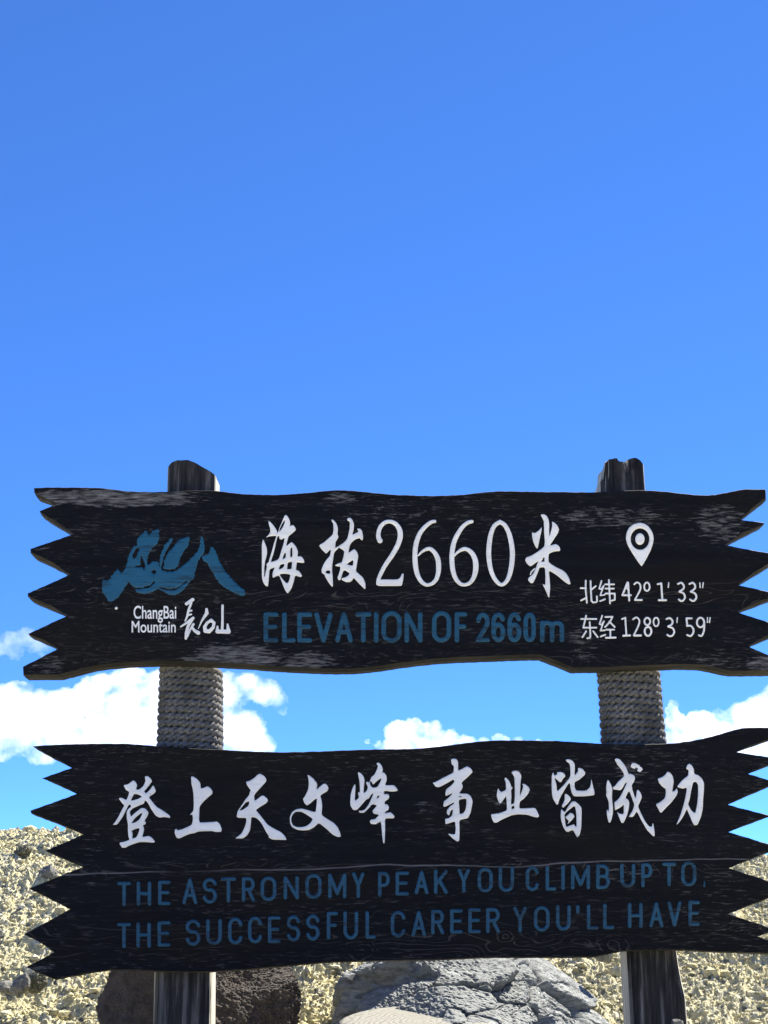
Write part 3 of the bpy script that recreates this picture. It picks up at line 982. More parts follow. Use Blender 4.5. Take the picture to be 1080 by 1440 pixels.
HAI = dict(o=(360, 720, 12), polys=[
    [(205, 140), (260, 185), (310, 245), (345, 300), (365, 355), (378, 385), (350, 405), (290, 405), (230, 410), (160, 435), (215, 385), (245, 330), (240, 280), (220, 220)],
    [(118, 455), (150, 520), (180, 600), (190, 680), (180, 740), (155, 830), (140, 940), (138, 1100), (150, 1090), (165, 1000), (185, 930), (175, 880), (215, 845), (225, 800), (260, 690), (300, 540), (340, 420), (372, 345), (395, 270), (440, 165), (475, 75), (500, 45), (540, 80), (568, 140), (578, 210), (565, 240), (630, 215), (672, 280), (668, 310), (620, 355), (575, 390), (550, 410), (520, 520), (510, 575), (560, 540), (600, 505), (640, 540), (685, 600), (710, 670), (700, 750), (760, 745), (800, 790), (818, 845), (800, 862), (700, 850), (690, 850), (680, 920), (675, 980), (720, 990), (760, 1040), (780, 1085), (750, 1100), (660, 1070), (640, 1170), (600, 1290), (535, 1380), (490, 1320), (450, 1220), (395, 1075), (350, 1080), (290, 1112), (275, 1080), (285, 1010), (320, 935), (230, 965), (220, 1080), (205, 1250), (180, 1258), (130, 1210), (100, 1110), (98, 900), (100, 700), (97, 560)]],
    holes=[[(480, 135), (490, 160), (465, 230), (430, 290), (392, 340), (398, 290), (432, 215)],
           [(388, 400), (395, 450), (425, 470), (485, 435), (470, 520), (430, 650), (385, 800), (250, 850), (262, 800), (300, 690), (330, 560), (360, 420)],
           [(490, 685), (505, 700), (500, 770), (445, 800), (465, 730)], [(600, 590), (612, 600), (615, 750), (578, 765), (580, 640)],
           [(480, 875), (478, 910), (455, 940), (400, 970), (385, 960), (410, 890)], [(540, 850), (610, 840), (605, 900), (600, 960), (525, 970), (530, 900)],
           [(395, 1050), (480, 1040), (580, 1055), (570, 1120), (545, 1195), (510, 1195), (470, 1160), (430, 1110)]])
BA = dict(o=(440, 720, 12), polys=[
    [(325, 120), (312, 145), (345, 200), (347, 300), (335, 380), (270, 440), (190, 510), (105, 560), (130, 610), (180, 665), (225, 705), (255, 675), (300, 625), (300, 690), (285, 740), (225, 810), (175, 890), (145, 970), (150, 1030), (190, 1050), (215, 1110), (270, 1200), (320, 1262), (338, 1262), (335, 1100), (325, 1000), (325, 900), (345, 780), (355, 700), (380, 660), (440, 605), (425, 575), (375, 610), (385, 500), (425, 440), (432, 405), (415, 385), (425, 280), (405, 210), (370, 155)],
    [(580, 110), (578, 140), (600, 155), (625, 170), (620, 280), (595, 400), (575, 460), (520, 520), (440, 570), (430, 590), (470, 620), (530, 660), (520, 740), (490, 850), (430, 865), (370, 900), (395, 915), (455, 920), (465, 950), (440, 1040), (415, 1100), (430, 1150), (460, 1150), (480, 1100), (510, 1000), (545, 985), (620, 1035), (600, 1070), (550, 1100), (480, 1120), (490, 1150), (560, 1185), (620, 1185), (660, 1160), (690, 1110), (760, 1190), (870, 1300), (888, 1290), (885, 1190), (840, 1100), (770, 1040), (725, 1000), (745, 870), (768, 740), (745, 670), (700, 625), (655, 650), (600, 695), (615, 590), (640, 530), (710, 465), (790, 440), (815, 475), (840, 478), (850, 420), (830, 320), (800, 280), (745, 280), (770, 330), (750, 345), (665, 385), (690, 290), (695, 200), (660, 120), (620, 92)]],
    holes=[[(240, 985), (290, 990), (292, 1040), (245, 1040), (208, 1020)], [(665, 815), (685, 825), (675, 910), (570, 885), (600, 860)]])
MI = dict(o=(730, 720, 12), polys=[
    [(360, 45), (420, 35), (460, 60), (495, 120), (510, 200), (505, 320), (510, 420), (545, 300), (560, 220), (550, 160), (600, 180), (650, 235), (672, 290), (660, 350), (600, 440), (515, 570), (560, 555), (620, 538), (670, 570), (695, 620), (692, 660), (600, 665), (530, 690), (497, 715), (495, 840), (540, 880), (640, 940), (740, 985), (800, 1040), (845, 1120), (870, 1215), (840, 1225), (780, 1190), (640, 1070), (500, 985), (515, 1130), (525, 1260), (515, 1400), (508, 1450), (490, 1430), (450, 1330), (390, 1210), (440, 1235), (445, 1100), (435, 935), (345, 935), (320, 1010), (270, 1130), (235, 1200), (190, 1200), (150, 1150), (160, 1110), (200, 1080), (240, 1040), (275, 960), (300, 890), (330, 830), (275, 860), (210, 910), (180, 915), (130, 870), (100, 815), (120, 765), (200, 740), (300, 680), (380, 620), (425, 580), (435, 500), (425, 400), (420, 280), (418, 160), (390, 100)],
    [(215, 340), (265, 358), (330, 315), (385, 250), (375, 330), (350, 440), (312, 625), (280, 595), (240, 510), (220, 420)],
    [(255, 945), (275, 955), (215, 1020), (198, 1065), (180, 1065), (190, 1010)]],
    holes=[[(420, 750), (430, 780), (425, 835), (370, 840), (395, 800)]])
DENG = dict(o=(150, 1080, 10.8), polys=[
    [(255, 260), (330, 245), (380, 205), (405, 185), (440, 210), (465, 260), (445, 330), (500, 325), (560, 270), (590, 200), (580, 130), (620, 120), (670, 160), (690, 200), (650, 260), (565, 360), (600, 385), (660, 330), (705, 260), (730, 300), (748, 355), (720, 390), (640, 440), (690, 510), (760, 590), (860, 650), (965, 725), (965, 760), (880, 745), (800, 755), (740, 720), (680, 630), (620, 520), (580, 490), (570, 540), (480, 575), (400, 610), (360, 650), (352, 680), (370, 740), (430, 680), (530, 605), (590, 615), (638, 675), (625, 720), (575, 805), (600, 830), (580, 860), (550, 870), (570, 920), (560, 980), (540, 1050), (640, 1030), (690, 1060), (740, 1125), (700, 1135), (600, 1125), (500, 1125), (420, 1150), (340, 1180), (290, 1210), (230, 1210), (195, 1150), (205, 1130), (270, 1120), (350, 1090), (330, 1040), (322, 930), (325, 860), (305, 760), (305, 660), (330, 620), (370, 590), (360, 550), (330, 570), (290, 650), (240, 750), (160, 860), (90, 865), (130, 820), (190, 720), (240, 620), (270, 570), (240, 540), (180, 460), (230, 450), (300, 490), (330, 420), (345, 365), (290, 330)]],
    holes=[[(415, 395), (470, 400), (540, 430), (480, 470), (365, 500), (390, 440)], [(530, 680), (540, 700), (500, 780), (440, 825), (375, 840), (430, 760)], [(380, 950), (470, 915), (500, 920), (490, 970), (455, 1050), (390, 1075), (395, 1000)]])
SHANG = dict(o=(240, 1080, 12), polys=[
    [(345, 145), (375, 142), (440, 180), (490, 235), (505, 280), (508, 345), (560, 335), (620, 305), (680, 345), (708, 400), (700, 440), (640, 490), (560, 560), (495, 640), (485, 690), (478, 920), (600, 915), (720, 910), (780, 900), (830, 945), (862, 1030), (855, 1080), (760, 1080), (700, 1065), (470, 1070), (400, 1100), (330, 1110), (250, 1140), (150, 1190), (100, 1180), (65, 1090), (75, 1040), (95, 1020), (110, 1050), (180, 1040), (270, 1000), (355, 960), (375, 890), (370, 780), (320, 800), (385, 720), (390, 600), (385, 440), (370, 340), (350, 270)]], holes=[])
TIAN = dict(o=(325, 1080, 12), polys=[
    [(250, 230), (320, 215), (400, 160), (450, 110), (490, 95), (560, 135), (595, 190), (590, 230), (520, 310), (390, 450), (395, 555), (450, 520), (510, 470), (550, 465), (600, 505), (625, 545), (600, 590), (500, 650), (415, 710), (470, 770), (540, 860), (620, 960), (720, 1020), (840, 1080), (910, 1150), (938, 1215), (900, 1215), (700, 1210), (630, 1170), (640, 1150), (590, 1080), (540, 980), (480, 890), (410, 835), (340, 830), (335, 920), (320, 1050), (270, 1140), (200, 1190), (65, 1188), (110, 1160), (180, 1100), (230, 1000), (255, 920), (260, 845), (120, 840), (90, 820), (105, 770), (105, 740), (190, 610), (250, 520), (310, 450), (315, 400), (335, 385), (270, 290)]],
    holes=[[(300, 560), (305, 600), (290, 640), (200, 705), (140, 720), (180, 660), (245, 585)]])
WEN = dict(o=(400, 1080, 12), polys=[
    [(385, 115), (420, 125), (490, 180), (540, 240), (555, 290), (540, 365), (600, 315), (650, 270), (690, 262), (730, 300), (745, 350), (720, 395), (640, 440), (605, 470), (630, 560), (638, 640), (625, 795), (740, 870), (840, 930), (900, 1000), (940, 1090), (952, 1160), (900, 1165), (820, 1130), (700, 1020), (580, 925), (500, 1000), (420, 1045), (330, 1055), (220, 1045), (130, 1000), (95, 930), (90, 830), (130, 740), (200, 695), (290, 683), (380, 705), (525, 750), (540, 640), (550, 510), (500, 540), (440, 595), (380, 635), (335, 590), (312, 520), (340, 490), (400, 370), (412, 270), (405, 170)]],
    holes=[[(240, 735), (300, 745), (380, 790), (480, 860), (440, 930), (370, 980), (290, 998), (200, 995), (140, 960), (115, 900), (115, 830), (150, 770), (190, 740)]])
FENG = dict(o=(480, 1065, 12), polys=[
    [(225, 450), (240, 480), (235, 560), (228, 740), (300, 680), (280, 590), (315, 590), (310, 430), (290, 320), (280, 260), (290, 248), (330, 270), (375, 320), (395, 390), (380, 500), (375, 610), (430, 565), (450, 500), (415, 430), (430, 410), (475, 425), (490, 375), (510, 330), (560, 290), (600, 210), (620, 140), (590, 110), (620, 82), (660, 110), (690, 160), (700, 210), (690, 260), (720, 255), (760, 310), (768, 380), (735, 475), (880, 468), (920, 500), (960, 560), (880, 580), (720, 565), (722, 625), (790, 615), (810, 655), (800, 700), (735, 745), (730, 790), (780, 795), (805, 840), (795, 885), (740, 920), (735, 945), (830, 925), (870, 960), (900, 1000), (885, 1030), (735, 1030), (740, 1180), (735, 1350), (728, 1450), (708, 1450), (690, 1330), (670, 1080), (610, 1110), (580, 1130), (500, 1125), (480, 1080), (500, 1050), (570, 1045), (640, 970), (540, 950), (525, 900), (550, 875), (605, 810), (520, 790), (470, 850), (400, 920), (370, 938), (310, 935), (290, 900), (350, 900), (400, 880), (470, 780), (545, 610), (510, 620), (460, 700), (420, 710), (370, 770), (310, 840), (260, 890), (200, 890), (155, 820), (150, 750), (160, 620), (185, 530)]],
    holes=[[(490, 400), (510, 410), (535, 465), (600, 400), (680, 345), (660, 410), (610, 500), (540, 515), (500, 490), (480, 440)], [(620, 640), (640, 655), (630, 680), (590, 695)]])
SHI = dict(o=(600, 1060, 12), polys=[
    [(410, 95), (460, 78), (505, 90), (530, 135), (530, 285), (600, 255), (680, 208), (750, 250), (778, 310), (700, 385), (585, 490), (610, 540), (600, 590), (545, 670), (690, 672), (745, 715), (778, 800), (760, 900), (740, 1000), (695, 1090), (550, 1115), (555, 1300), (552, 1440), (545, 1475), (510, 1480), (440, 1430), (400, 1390), (355, 1345), (480, 1365), (490, 1260), (480, 1140), (400, 1165), (315, 1192), (312, 1095), (370, 1090), (430, 1040), (445, 930), (400, 970), (385, 1030), (365, 1040), (338, 1000), (345, 950), (390, 890), (460, 840), (460, 820), (400, 850), (300, 900), (278, 880), (290, 800), (340, 770), (420, 690), (430, 660), (380, 690), (320, 715), (315, 660), (330, 600), (420, 530), (470, 470), (455, 430), (320, 510), (210, 565), (155, 560), (98, 485), (130, 485), (250, 420), (380, 355), (455, 315), (458, 200), (425, 190)]],
    holes=[[(540, 775), (670, 755), (672, 850), (655, 950), (620, 1000), (555, 1020), (550, 900)], [(535, 722), (565, 712), (600, 716), (565, 730)]])
YE = dict(o=(680, 1070, 12), polys=[
    [(350, 290), (375, 282), (425, 325), (460, 400), (470, 440), (490, 440), (480, 470), (465, 500), (470, 600), (462, 740), (515, 715), (530, 600), (525, 400), (520, 270), (470, 195), (500, 170), (560, 165), (610, 195), (640, 255), (625, 350), (610, 600), (650, 500), (670, 430), (650, 385), (700, 390), (760, 440), (782, 490), (750, 560), (680, 640), (610, 690), (600, 800), (720, 800), (870, 790), (910, 860), (938, 930), (920, 955), (860, 950), (740, 910), (600, 900), (480, 915), (400, 950), (320, 985), (220, 1045), (170, 1040), (135, 960), (125, 900), (180, 895), (290, 875), (395, 835), (390, 700), (380, 590), (340, 650), (285, 720), (265, 715), (235, 640), (220, 590), (230, 520), (245, 460), (270, 500), (300, 525), (380, 490), (375, 370)]],
    holes=[[(475, 770), (515, 750), (520, 800), (470, 815)]])
JIE = dict(o=(765, 1060, 12), polys=[
    [(150, 310), (130, 370), (128, 560), (140, 730), (180, 810), (215, 862), (240, 850), (255, 780), (310, 670), (420, 490), (440, 510), (450, 600), (475, 680), (510, 720), (700, 718), (850, 700), (852, 640), (825, 540), (797, 415), (790, 520), (770, 570), (710, 625), (540, 620), (515, 560), (515, 480), (600, 435), (690, 355), (695, 310), (650, 255), (600, 238), (570, 245), (575, 290), (515, 375), (520, 250), (518, 170), (470, 110), (410, 88), (365, 100), (380, 130), (430, 165), (445, 250), (445, 390), (330, 530), (218, 640), (210, 520), (175, 400), (220, 440), (265, 480), (290, 478), (320, 420), (362, 380), (340, 330), (290, 305), (215, 310), (225, 345), (170, 370), (165, 330)],
    [(350, 675), (390, 682), (440, 730), (455, 765), (420, 820), (370, 870), (320, 915), (300, 885), (320, 840), (350, 770)],
    [(290, 925), (330, 970), (355, 985), (400, 900), (470, 805), (520, 800), (580, 845), (630, 905), (635, 970), (630, 1250), (600, 1370), (570, 1408), (545, 1390), (490, 1285), (400, 1318), (370, 1310), (320, 1230), (285, 1110), (280, 1020)]],
    holes=[[(505, 880), (530, 910), (545, 1010), (550, 1230), (525, 1225), (510, 1190), (440, 1210), (370, 1235), (350, 1090), (345, 1030), (370, 990)]],
    late=[[(355, 1065), (400, 1040), (440, 995), (490, 1010), (515, 1060), (480, 1110), (430, 1160), (390, 1190), (420, 1140), (385, 1100)]])
CHENG = dict(o=(845, 1060, 12), polys=[
    [(118, 435), (150, 480), (180, 540), (195, 600), (185, 720), (200, 860), (205, 990), (180, 1110), (155, 1165), (130, 1155), (105, 1060), (97, 980), (105, 935), (125, 975), (135, 930), (130, 800), (85, 700), (95, 660), (88, 560), (100, 480)],
    [(230, 95), (265, 72), (320, 95), (380, 160), (430, 240), (465, 340), (500, 335), (560, 365), (578, 410), (560, 470), (520, 530), (530, 600), (580, 760), (600, 680), (605, 620), (625, 605), (665, 650), (692, 720), (670, 790), (625, 890), (680, 1010), (740, 1130), (810, 1225), (865, 1230), (870, 1170), (885, 1180), (905, 1310), (908, 1390), (880, 1392), (780, 1290), (680, 1120), (605, 970), (545, 1065), (470, 1065), (490, 1030), (540, 950), (565, 860), (520, 740), (475, 620), (410, 745), (460, 775), (482, 830), (465, 950), (440, 1040), (380, 1170), (345, 1165), (300, 1060), (270, 975), (310, 1010), (385, 1020), (385, 850), (350, 890), (290, 930), (235, 955), (230, 860), (225, 820), (300, 760), (350, 680), (440, 490), (420, 480), (370, 570), (330, 620), (205, 600), (195, 570), (240, 540), (290, 470), (390, 380), (385, 330), (330, 250), (275, 180)]], holes=[])
GONG = dict(o=(915, 1060, 12), polys=[
    [(115, 420), (190, 395), (250, 350), (280, 300), (330, 320), (375, 380), (390, 470), (375, 560), (362, 640), (410, 620), (440, 580), (458, 640), (440, 700), (350, 820), (250, 920), (180, 998), (155, 985), (85, 850), (150, 820), (240, 750), (255, 660), (250, 590), (190, 550), (140, 490)],
    [(605, 270), (600, 230), (620, 185), (650, 165), (690, 190), (725, 250), (735, 340), (800, 360), (860, 410), (900, 490), (900, 600), (885, 760), (880, 920), (850, 1060), (790, 1200), (735, 1208), (700, 1150), (630, 980), (610, 930), (570, 1020), (490, 1150), (435, 1200), (440, 1180), (500, 1040), (550, 880), (590, 720), (610, 570), (540, 590), (440, 560), (500, 480), (560, 420), (630, 370), (640, 280), (625, 265)]],
    holes=[[(720, 480), (770, 475), (800, 530), (800, 680), (785, 850), (755, 990), (730, 995), (680, 950), (630, 850), (660, 760), (690, 580)]])

for ch in (HAI, BA, MI):
    glyph('character', M_white, upper, [sc(p, *ch['o']) for p in ch['polys']], [sc(p, *ch['o']) for p in ch['holes']])
for ch in (DENG, SHANG, TIAN, WEN, FENG, SHI, YE, JIE, CHENG, GONG):
    glyph('character', M_white, lower, [sc(p, *ch['o']) for p in ch['polys']], [sc(p, *ch['o']) for p in ch['holes']], late=[sc(p, *ch['o']) for p in ch.get('late', [])])

# numerals 2 6 6 0
o1 = (520, 720, 10.8); o2 = (620, 720, 9.818)
two = smooth_open(sc([(155, 435, 40), (130, 365, 34), (150, 250, 32), (220, 165, 30), (310, 146, 29), (390, 180, 33), (448, 260, 38), (463, 360, 40), (435, 480, 38), (350, 640, 36), (240, 800, 33), (170, 930, 31), (125, 1040, 26)], *o1))
two_base = sc([(105, 1025), (175, 1024), (420, 1025), (460, 1000), (490, 935), (515, 935), (510, 1010), (490, 1110), (470, 1125), (150, 1125), (100, 1110), (95, 1075)], *o1)
glyph('numeral', M_white, upper, [two_base], [], [two])
six = smooth_open(sc([(985, 142, 25), (930, 155, 28), (850, 215, 32), (770, 310, 34), (715, 440, 37), (690, 580, 38), (687, 700, 38), (695, 820, 38), (720, 940, 36), (770, 1040, 32), (830, 1095, 28), (880, 1108, 26), (950, 1085, 28), (1010, 1020, 32), (1040, 920, 36), (1045, 820, 39), (1035, 720, 38), (1000, 640, 35), (950, 580, 32), (900, 558, 30), (840, 575, 24), (780, 615, 18), (740, 660, 12)], *o1))
glyph('numeral', M_white, upper, [], [], [six])
six2 = smooth_open(sc([(425, 132, 25), (370, 148, 26), (300, 205, 28), (230, 310, 32), (180, 420, 33), (155, 560, 34), (152, 680, 34), (165, 800, 33), (200, 910, 31), (260, 985, 27), (320, 1005, 24), (390, 985, 26), (445, 920, 30), (475, 830, 35), (482, 740, 38), (470, 650, 36), (430, 570, 33), (370, 520, 29), (320, 510, 28), (260, 535, 22), (210, 575, 16), (190, 605, 11)], *o2))
glyph('numeral', M_white, upper, [], [], [six2])
zero = smooth_open(sc([(815, 137, 29), (880, 180, 30), (930, 270, 32), (965, 390, 34), (985, 530, 35), (985, 640, 35), (970, 770, 34), (940, 890, 31), (900, 965, 27), (845, 1003, 25), (790, 980, 27), (730, 900, 29), (690, 800, 31), (668, 680, 33), (660, 560, 34), (670, 420, 34), (695, 290, 32), (740, 190, 30), (815, 137, 29)], *o2))
glyph('numeral', M_white, upper, [], [], [zero])

# map pin
op = (870, 725, 18)
ell = lambda cx, cy, rx, ry, k=28: [(cx + rx * math.cos(2 * math.pi * i / k), cy + ry * math.sin(2 * math.pi * i / k)) for i in range(k)]
glyph('map_pin', M_white, upper, [sc([(525, 180), (640, 200), (740, 260), (820, 360), (870, 470), (885, 590), (870, 700), (810, 880), (720, 1060), (640, 1200), (585, 1285), (560, 1265), (480, 1160), (380, 1010), (280, 850), (210, 710), (180, 570), (200, 430), (260, 310), (370, 220)], *op)],
      [sc(ell(540, 595, 237, 272), *op)], late=[sc(ell(537, 595, 118, 148), *op)])

# coordinates
ca_ = (810, 805, 10.8); cb_ = (900, 805, 9.818)
def st(o, pts, r=13.5): return [(o[0] + x / o[2], o[1] + y / o[2], r / o[2]) for x, y in pts]
def sst(o, pts, r=13.5): return smooth_open(st(o, pts, r))
def ring(o, cx, cy, rx, ry, r=12): return st(o, ell(cx, cy, rx, ry, 20) + [(cx + rx, cy)], r)
line1 = [st(ca_, [(148, 125), (145, 250), (165, 460)]), st(ca_, [(72, 238), (150, 238)]), st(ca_, [(78, 425), (160, 382)]), st(ca_, [(220, 130), (225, 250), (235, 430), (258, 455), (308, 450), (320, 430), (316, 362)]), st(ca_, [(238, 258), (298, 208)]),
         st(ca_, [(388, 128), (352, 245), (378, 255), (422, 200), (368, 348), (432, 340)], 12), st(ca_, [(368, 435), (438, 407)]), st(ca_, [(442, 180), (578, 180)]), st(ca_, [(448, 245), (575, 245)]), st(ca_, [(448, 320), (588, 320), (588, 415), (540, 428)]), st(ca_, [(500, 115), (508, 300), (517, 468)]),
         st(ca_, [(780, 155), (705, 345), (832, 345)], 15), st(ca_, [(790, 155), (808, 425)], 15), st(ca_, [(765, 220), (790, 260)], 15), sst(ca_, [(885, 180), (920, 152), (962, 168), (980, 222), (965, 285), (895, 412)]), st(ca_, [(897, 418), (998, 418)], 15),
         ring(cb_, 95, 197, 38, 58), st(cb_, [(245, 162), (293, 150), (308, 378)]), st(cb_, [(262, 382), (358, 382)], 15), st(cb_, [(396, 142), (389, 206)], 9),
         sst(cb_, [(525, 158), (570, 142), (603, 180), (598, 225), (545, 263)]), sst(cb_, [(545, 265), (600, 288), (620, 340), (598, 383), (565, 393), (535, 373)]), sst(cb_, [(682, 158), (727, 142), (760, 178), (752, 225), (700, 263)]), sst(cb_, [(700, 265), (757, 288), (778, 340), (755, 383), (725, 393), (692, 373)]), st(cb_, [(826, 142), (829, 208)], 9), st(cb_, [(872, 142), (864, 210)], 9)]
line2 = [st(ca_, [(78, 706), (308, 706)]), st(ca_, [(154, 655), (110, 838), (308, 838)]), st(ca_, [(208, 755), (218, 940), (215, 988), (172, 1000)]), st(ca_, [(153, 893), (97, 983)]), st(ca_, [(262, 893), (328, 983)]),
         st(ca_, [(398, 655), (357, 783), (386, 793), (424, 740), (372, 883), (438, 878)], 12), st(ca_, [(374, 972), (443, 947)]), st(ca_, [(447, 676), (553, 673), (520, 745), (442, 828)]), st(ca_, [(505, 745), (588, 828)]), st(ca_, [(462, 868), (578, 868)]), st(ca_, [(520, 872), (522, 985)]), st(ca_, [(455, 992), (600, 988)], 15),
         st(ca_, [(697, 708), (748, 688), (764, 950)]), st(ca_, [(718, 960), (818, 955)], 16), sst(ca_, [(865, 712), (915, 682), (960, 722), (952, 795), (880, 948)]), st(ca_, [(882, 957), (983, 957)], 16),
         ring(cb_, 100, 675, 40, 50, 13), ring(cb_, 110, 812, 46, 62, 14), ring(cb_, 222, 683, 36, 60, 11), sst(cb_, [(367, 642), (410, 630), (448, 667), (438, 715), (390, 743)]), sst(cb_, [(390, 746), (450, 770), (472, 820), (447, 868), (410, 880), (377, 860)]), st(cb_, [(515, 624), (509, 690)], 9),
         st(cb_, [(712, 632), (642, 632), (650, 735)]), sst(cb_, [(650, 737), (700, 737), (735, 780), (735, 830), (700, 876), (652, 863)]), ring(cb_, 835, 690, 50, 66, 13), sst(cb_, [(886, 690), (882, 800), (852, 873), (812, 866)]), st(cb_, [(931, 624), (931, 690)], 9), st(cb_, [(967, 624), (959, 690)], 9)]
glyph('coordinate_line', M_white, upper, [], [], line1, step=0.4, height=0.0016, bevel=0.8)
glyph('coordinate_line', M_white, upper, [], [], line2, step=0.4, height=0.0016, bevel=0.8)

# small brush name beside the emblem
on = (180, 830, 7.2)
glyph('small_lettering', M_white, upper, [], [], [sc(s, *on) for s in (
    [(592, 138, 16), (655, 96, 18)], [(640, 130, 12), (612, 205, 12), (600, 265, 11), (580, 310, 8)], [(612, 212, 9), (643, 206, 10)], [(606, 252, 9), (640, 244, 9)],
    [(536, 368, 9), (600, 326, 12), (660, 282, 15)], [(648, 300, 14), (610, 360, 15), (592, 430, 17), (586, 488, 13)], [(662, 345, 13), (630, 400, 10), (600, 470, 11)], [(648, 372, 10), (672, 408, 15), (712, 432, 20)],
    [(796, 192, 13), (798, 232, 19), (750, 305, 10), (712, 388, 4)], [(842, 305, 17), (872, 330, 15), (862, 378, 16), (822, 418, 19), (784, 412, 21), (776, 372, 17), (800, 332, 14), (842, 305, 15)],
    [(957, 155, 13), (957, 280, 12), (954, 400, 14)], [(906, 368, 9), (905, 418, 20), (960, 418, 20), (1018, 420, 22), (1008, 345, 9)])], step=0.4, height=0.0016, bevel=0.8)


# emblem: brushed blue mountain outline
A1 = (130, 735, 9)
e_main = [(125, 720), (150, 715), (195, 735), (250, 665), (290, 620), (320, 590), (370, 640), (415, 590), (445, 470), (480, 370), (530, 290), (565, 290), (560, 210), (620, 150), (680, 95), (715, 160), (760, 100), (840, 80), (848, 180), (815, 280), (750, 330), (710, 400), (690, 480), (705, 540), (760, 490), (830, 480), (860, 560), (880, 600), (940, 625), (1050, 615), (1140, 550), (1220, 480), (1290, 405), (1340, 345), (1360, 270), (1372, 170), (1400, 190), (1425, 330), (1410, 390), (1360, 440), (1330, 520), (1300, 610), (1290, 690), (1230, 760), (1150, 860), (1050, 920), (990, 920), (930, 890), (830, 830), (770, 880), (640, 905), (560, 880), (540, 840), (460, 750), (420, 810), (340, 930), (260, 1000), (200, 1000), (180, 950), (120, 880)]
e_mid = [(900, 585), (910, 480), (960, 380), (1040, 290), (1090, 220), (1170, 180), (1230, 185), (1220, 280), (1160, 360), (1110, 440), (1090, 540), (1050, 585), (990, 598), (930, 592)]
e_right = [(1385, 430), (1420, 425), (1480, 390), (1490, 310), (1535, 310), (1570, 390), (1620, 510), (1700, 640), (1820, 770), (1920, 850), (1940, 900), (1910, 930), (1790, 890), (1670, 820), (1570, 720), (1500, 590), (1460, 520), (1390, 480)]
glyph('emblem', M_logo, upper, [sc(e_main, *A1), sc(e_mid, *A1), sc(e_right, *A1)],
      [sc([(560, 320), (600, 320), (570, 400), (530, 460), (505, 430), (530, 360)], *A1), sc([(620, 400), (640, 470), (670, 520), (660, 600), (630, 560), (550, 565), (550, 545), (620, 540), (605, 480)], *A1),
       sc([(500, 825), (620, 822), (720, 800), (780, 740), (800, 745), (730, 825), (620, 840), (530, 842)], *A1), sc([(850, 820), (960, 838), (1080, 820), (1190, 730), (1195, 745), (1090, 840), (960, 855), (860, 840)], *A1), sc(ell(780, 625, 26, 30, 10), *A1)],
      [sc([(862, 560, 10), (880, 420, 22), (935, 300, 28), (1000, 212, 20)], *A1)], rag=1.5, bevel=2.0, height=0.0014)

# carved Latin capitals, each letter a set of routed strokes in a unit box
def arc(cx, cy, rx, ry, a0, a1, k=12):
    return [(cx + rx * math.cos(R(a0 + (a1 - a0) * i / k)), cy + ry * math.sin(R(a0 + (a1 - a0) * i / k))) for i in range(k + 1)]
oval = [[(0, .3), (0, .7)] + arc(.5, .72, .5, .28, 180, 0) + [(1, .3)] + arc(.5, .28, .5, .28, 0, -180)]
FONT = {
    'T': [[(0, 0), (1, 0)], [(.5, 0), (.5, 1)]], 'H': [[(0, 0), (0, 1)], [(1, 0), (1, 1)], [(0, .5), (1, .5)]], 'E': [[(1, 0), (0, 0), (0, 1), (1, 1)], [(0, .48), (.88, .48)]],
    'A': [[(0, 1), (.5, 0), (1, 1)], [(.18, .68), (.82, .68)]], 'S': [arc(.5, .26, .5, .26, -15, -180) + arc(.5, .26, .5, .22, 180, 95, 5) + arc(.5, .73, .5, .27, -80, 0, 6) + arc(.5, .73, .5, .27, 0, 165)],
    'R': [[(0, 1), (0, 0), (.55, 0)] + arc(.55, .25, .42, .25, -90, 90) + [(0, .5)], [(.5, .5), (1, 1)]], 'P': [[(0, 1), (0, 0), (.55, 0)] + arc(.55, .27, .45, .27, -90, 90) + [(0, .54)]],
    'B': [[(0, 0), (.5, 0)] + arc(.5, .24, .42, .24, -90, 90) + [(0, .48)], [(.5, .48)] + arc(.52, .74, .48, .26, -90, 90) + [(0, 1), (0, 0)]],
    'O': oval, '0': oval, 'N': [[(0, 1), (0, 0), (1, 1), (1, 0)]], 'M': [[(0, 1), (0, 0), (.5, .85), (1, 0), (1, 1)]], 'Y': [[(0, 0), (.5, .5), (1, 0)], [(.5, .5), (.5, 1)]],
    'K': [[(0, 0), (0, 1)], [(1, 0), (.05, .62)], [(.35, .42), (1, 1)]], 'U': [[(0, 0), (0, .7)] + arc(.5, .72, .5, .28, 180, 0) + [(1, 0)]], 'C': [arc(.5, .28, .5, .28, -12, -180) + arc(.5, .72, .5, .28, 180, 12)],
    'L': [[(0, 0), (0, 1), (1, 1)]], 'I': [[(.5, 0), (.5, 1)]], 'F': [[(1, 0), (0, 0), (0, 1)], [(0, .48), (.88, .48)]], 'V': [[(0, 0), (.5, 1), (1, 0)]], "'": [[(.5, 0), (.4, 1)]], ',': [[(.5, 0), (.3, 1)]],
    '2': [arc(.5, .28, .48, .28, -170, 25, 14) + [(0, 1), (1, 1)]], '6': [arc(.5, .3, .5, .3, -25, -180, 10) + [(0, .7)] + arc(.5, .7, .5, .3, 180, -180, 20)], 'm': [[(0, 0), (0, 1)], [(0, .35)] + arc(.25, .28, .25, .28, 180, 360, 8) + [(.5, 1)], [(.5, .35)] + arc(.75, .28, .25, .28, 180, 360, 8) + [(1, 1)]],
}


def line_of(words, letters, r, name, parent, rag=0.25):
    k = 0
    for wd in words.split():
        word_of(letters[k:k + len(wd)], r, name, parent, rag)
        k += len(wd)


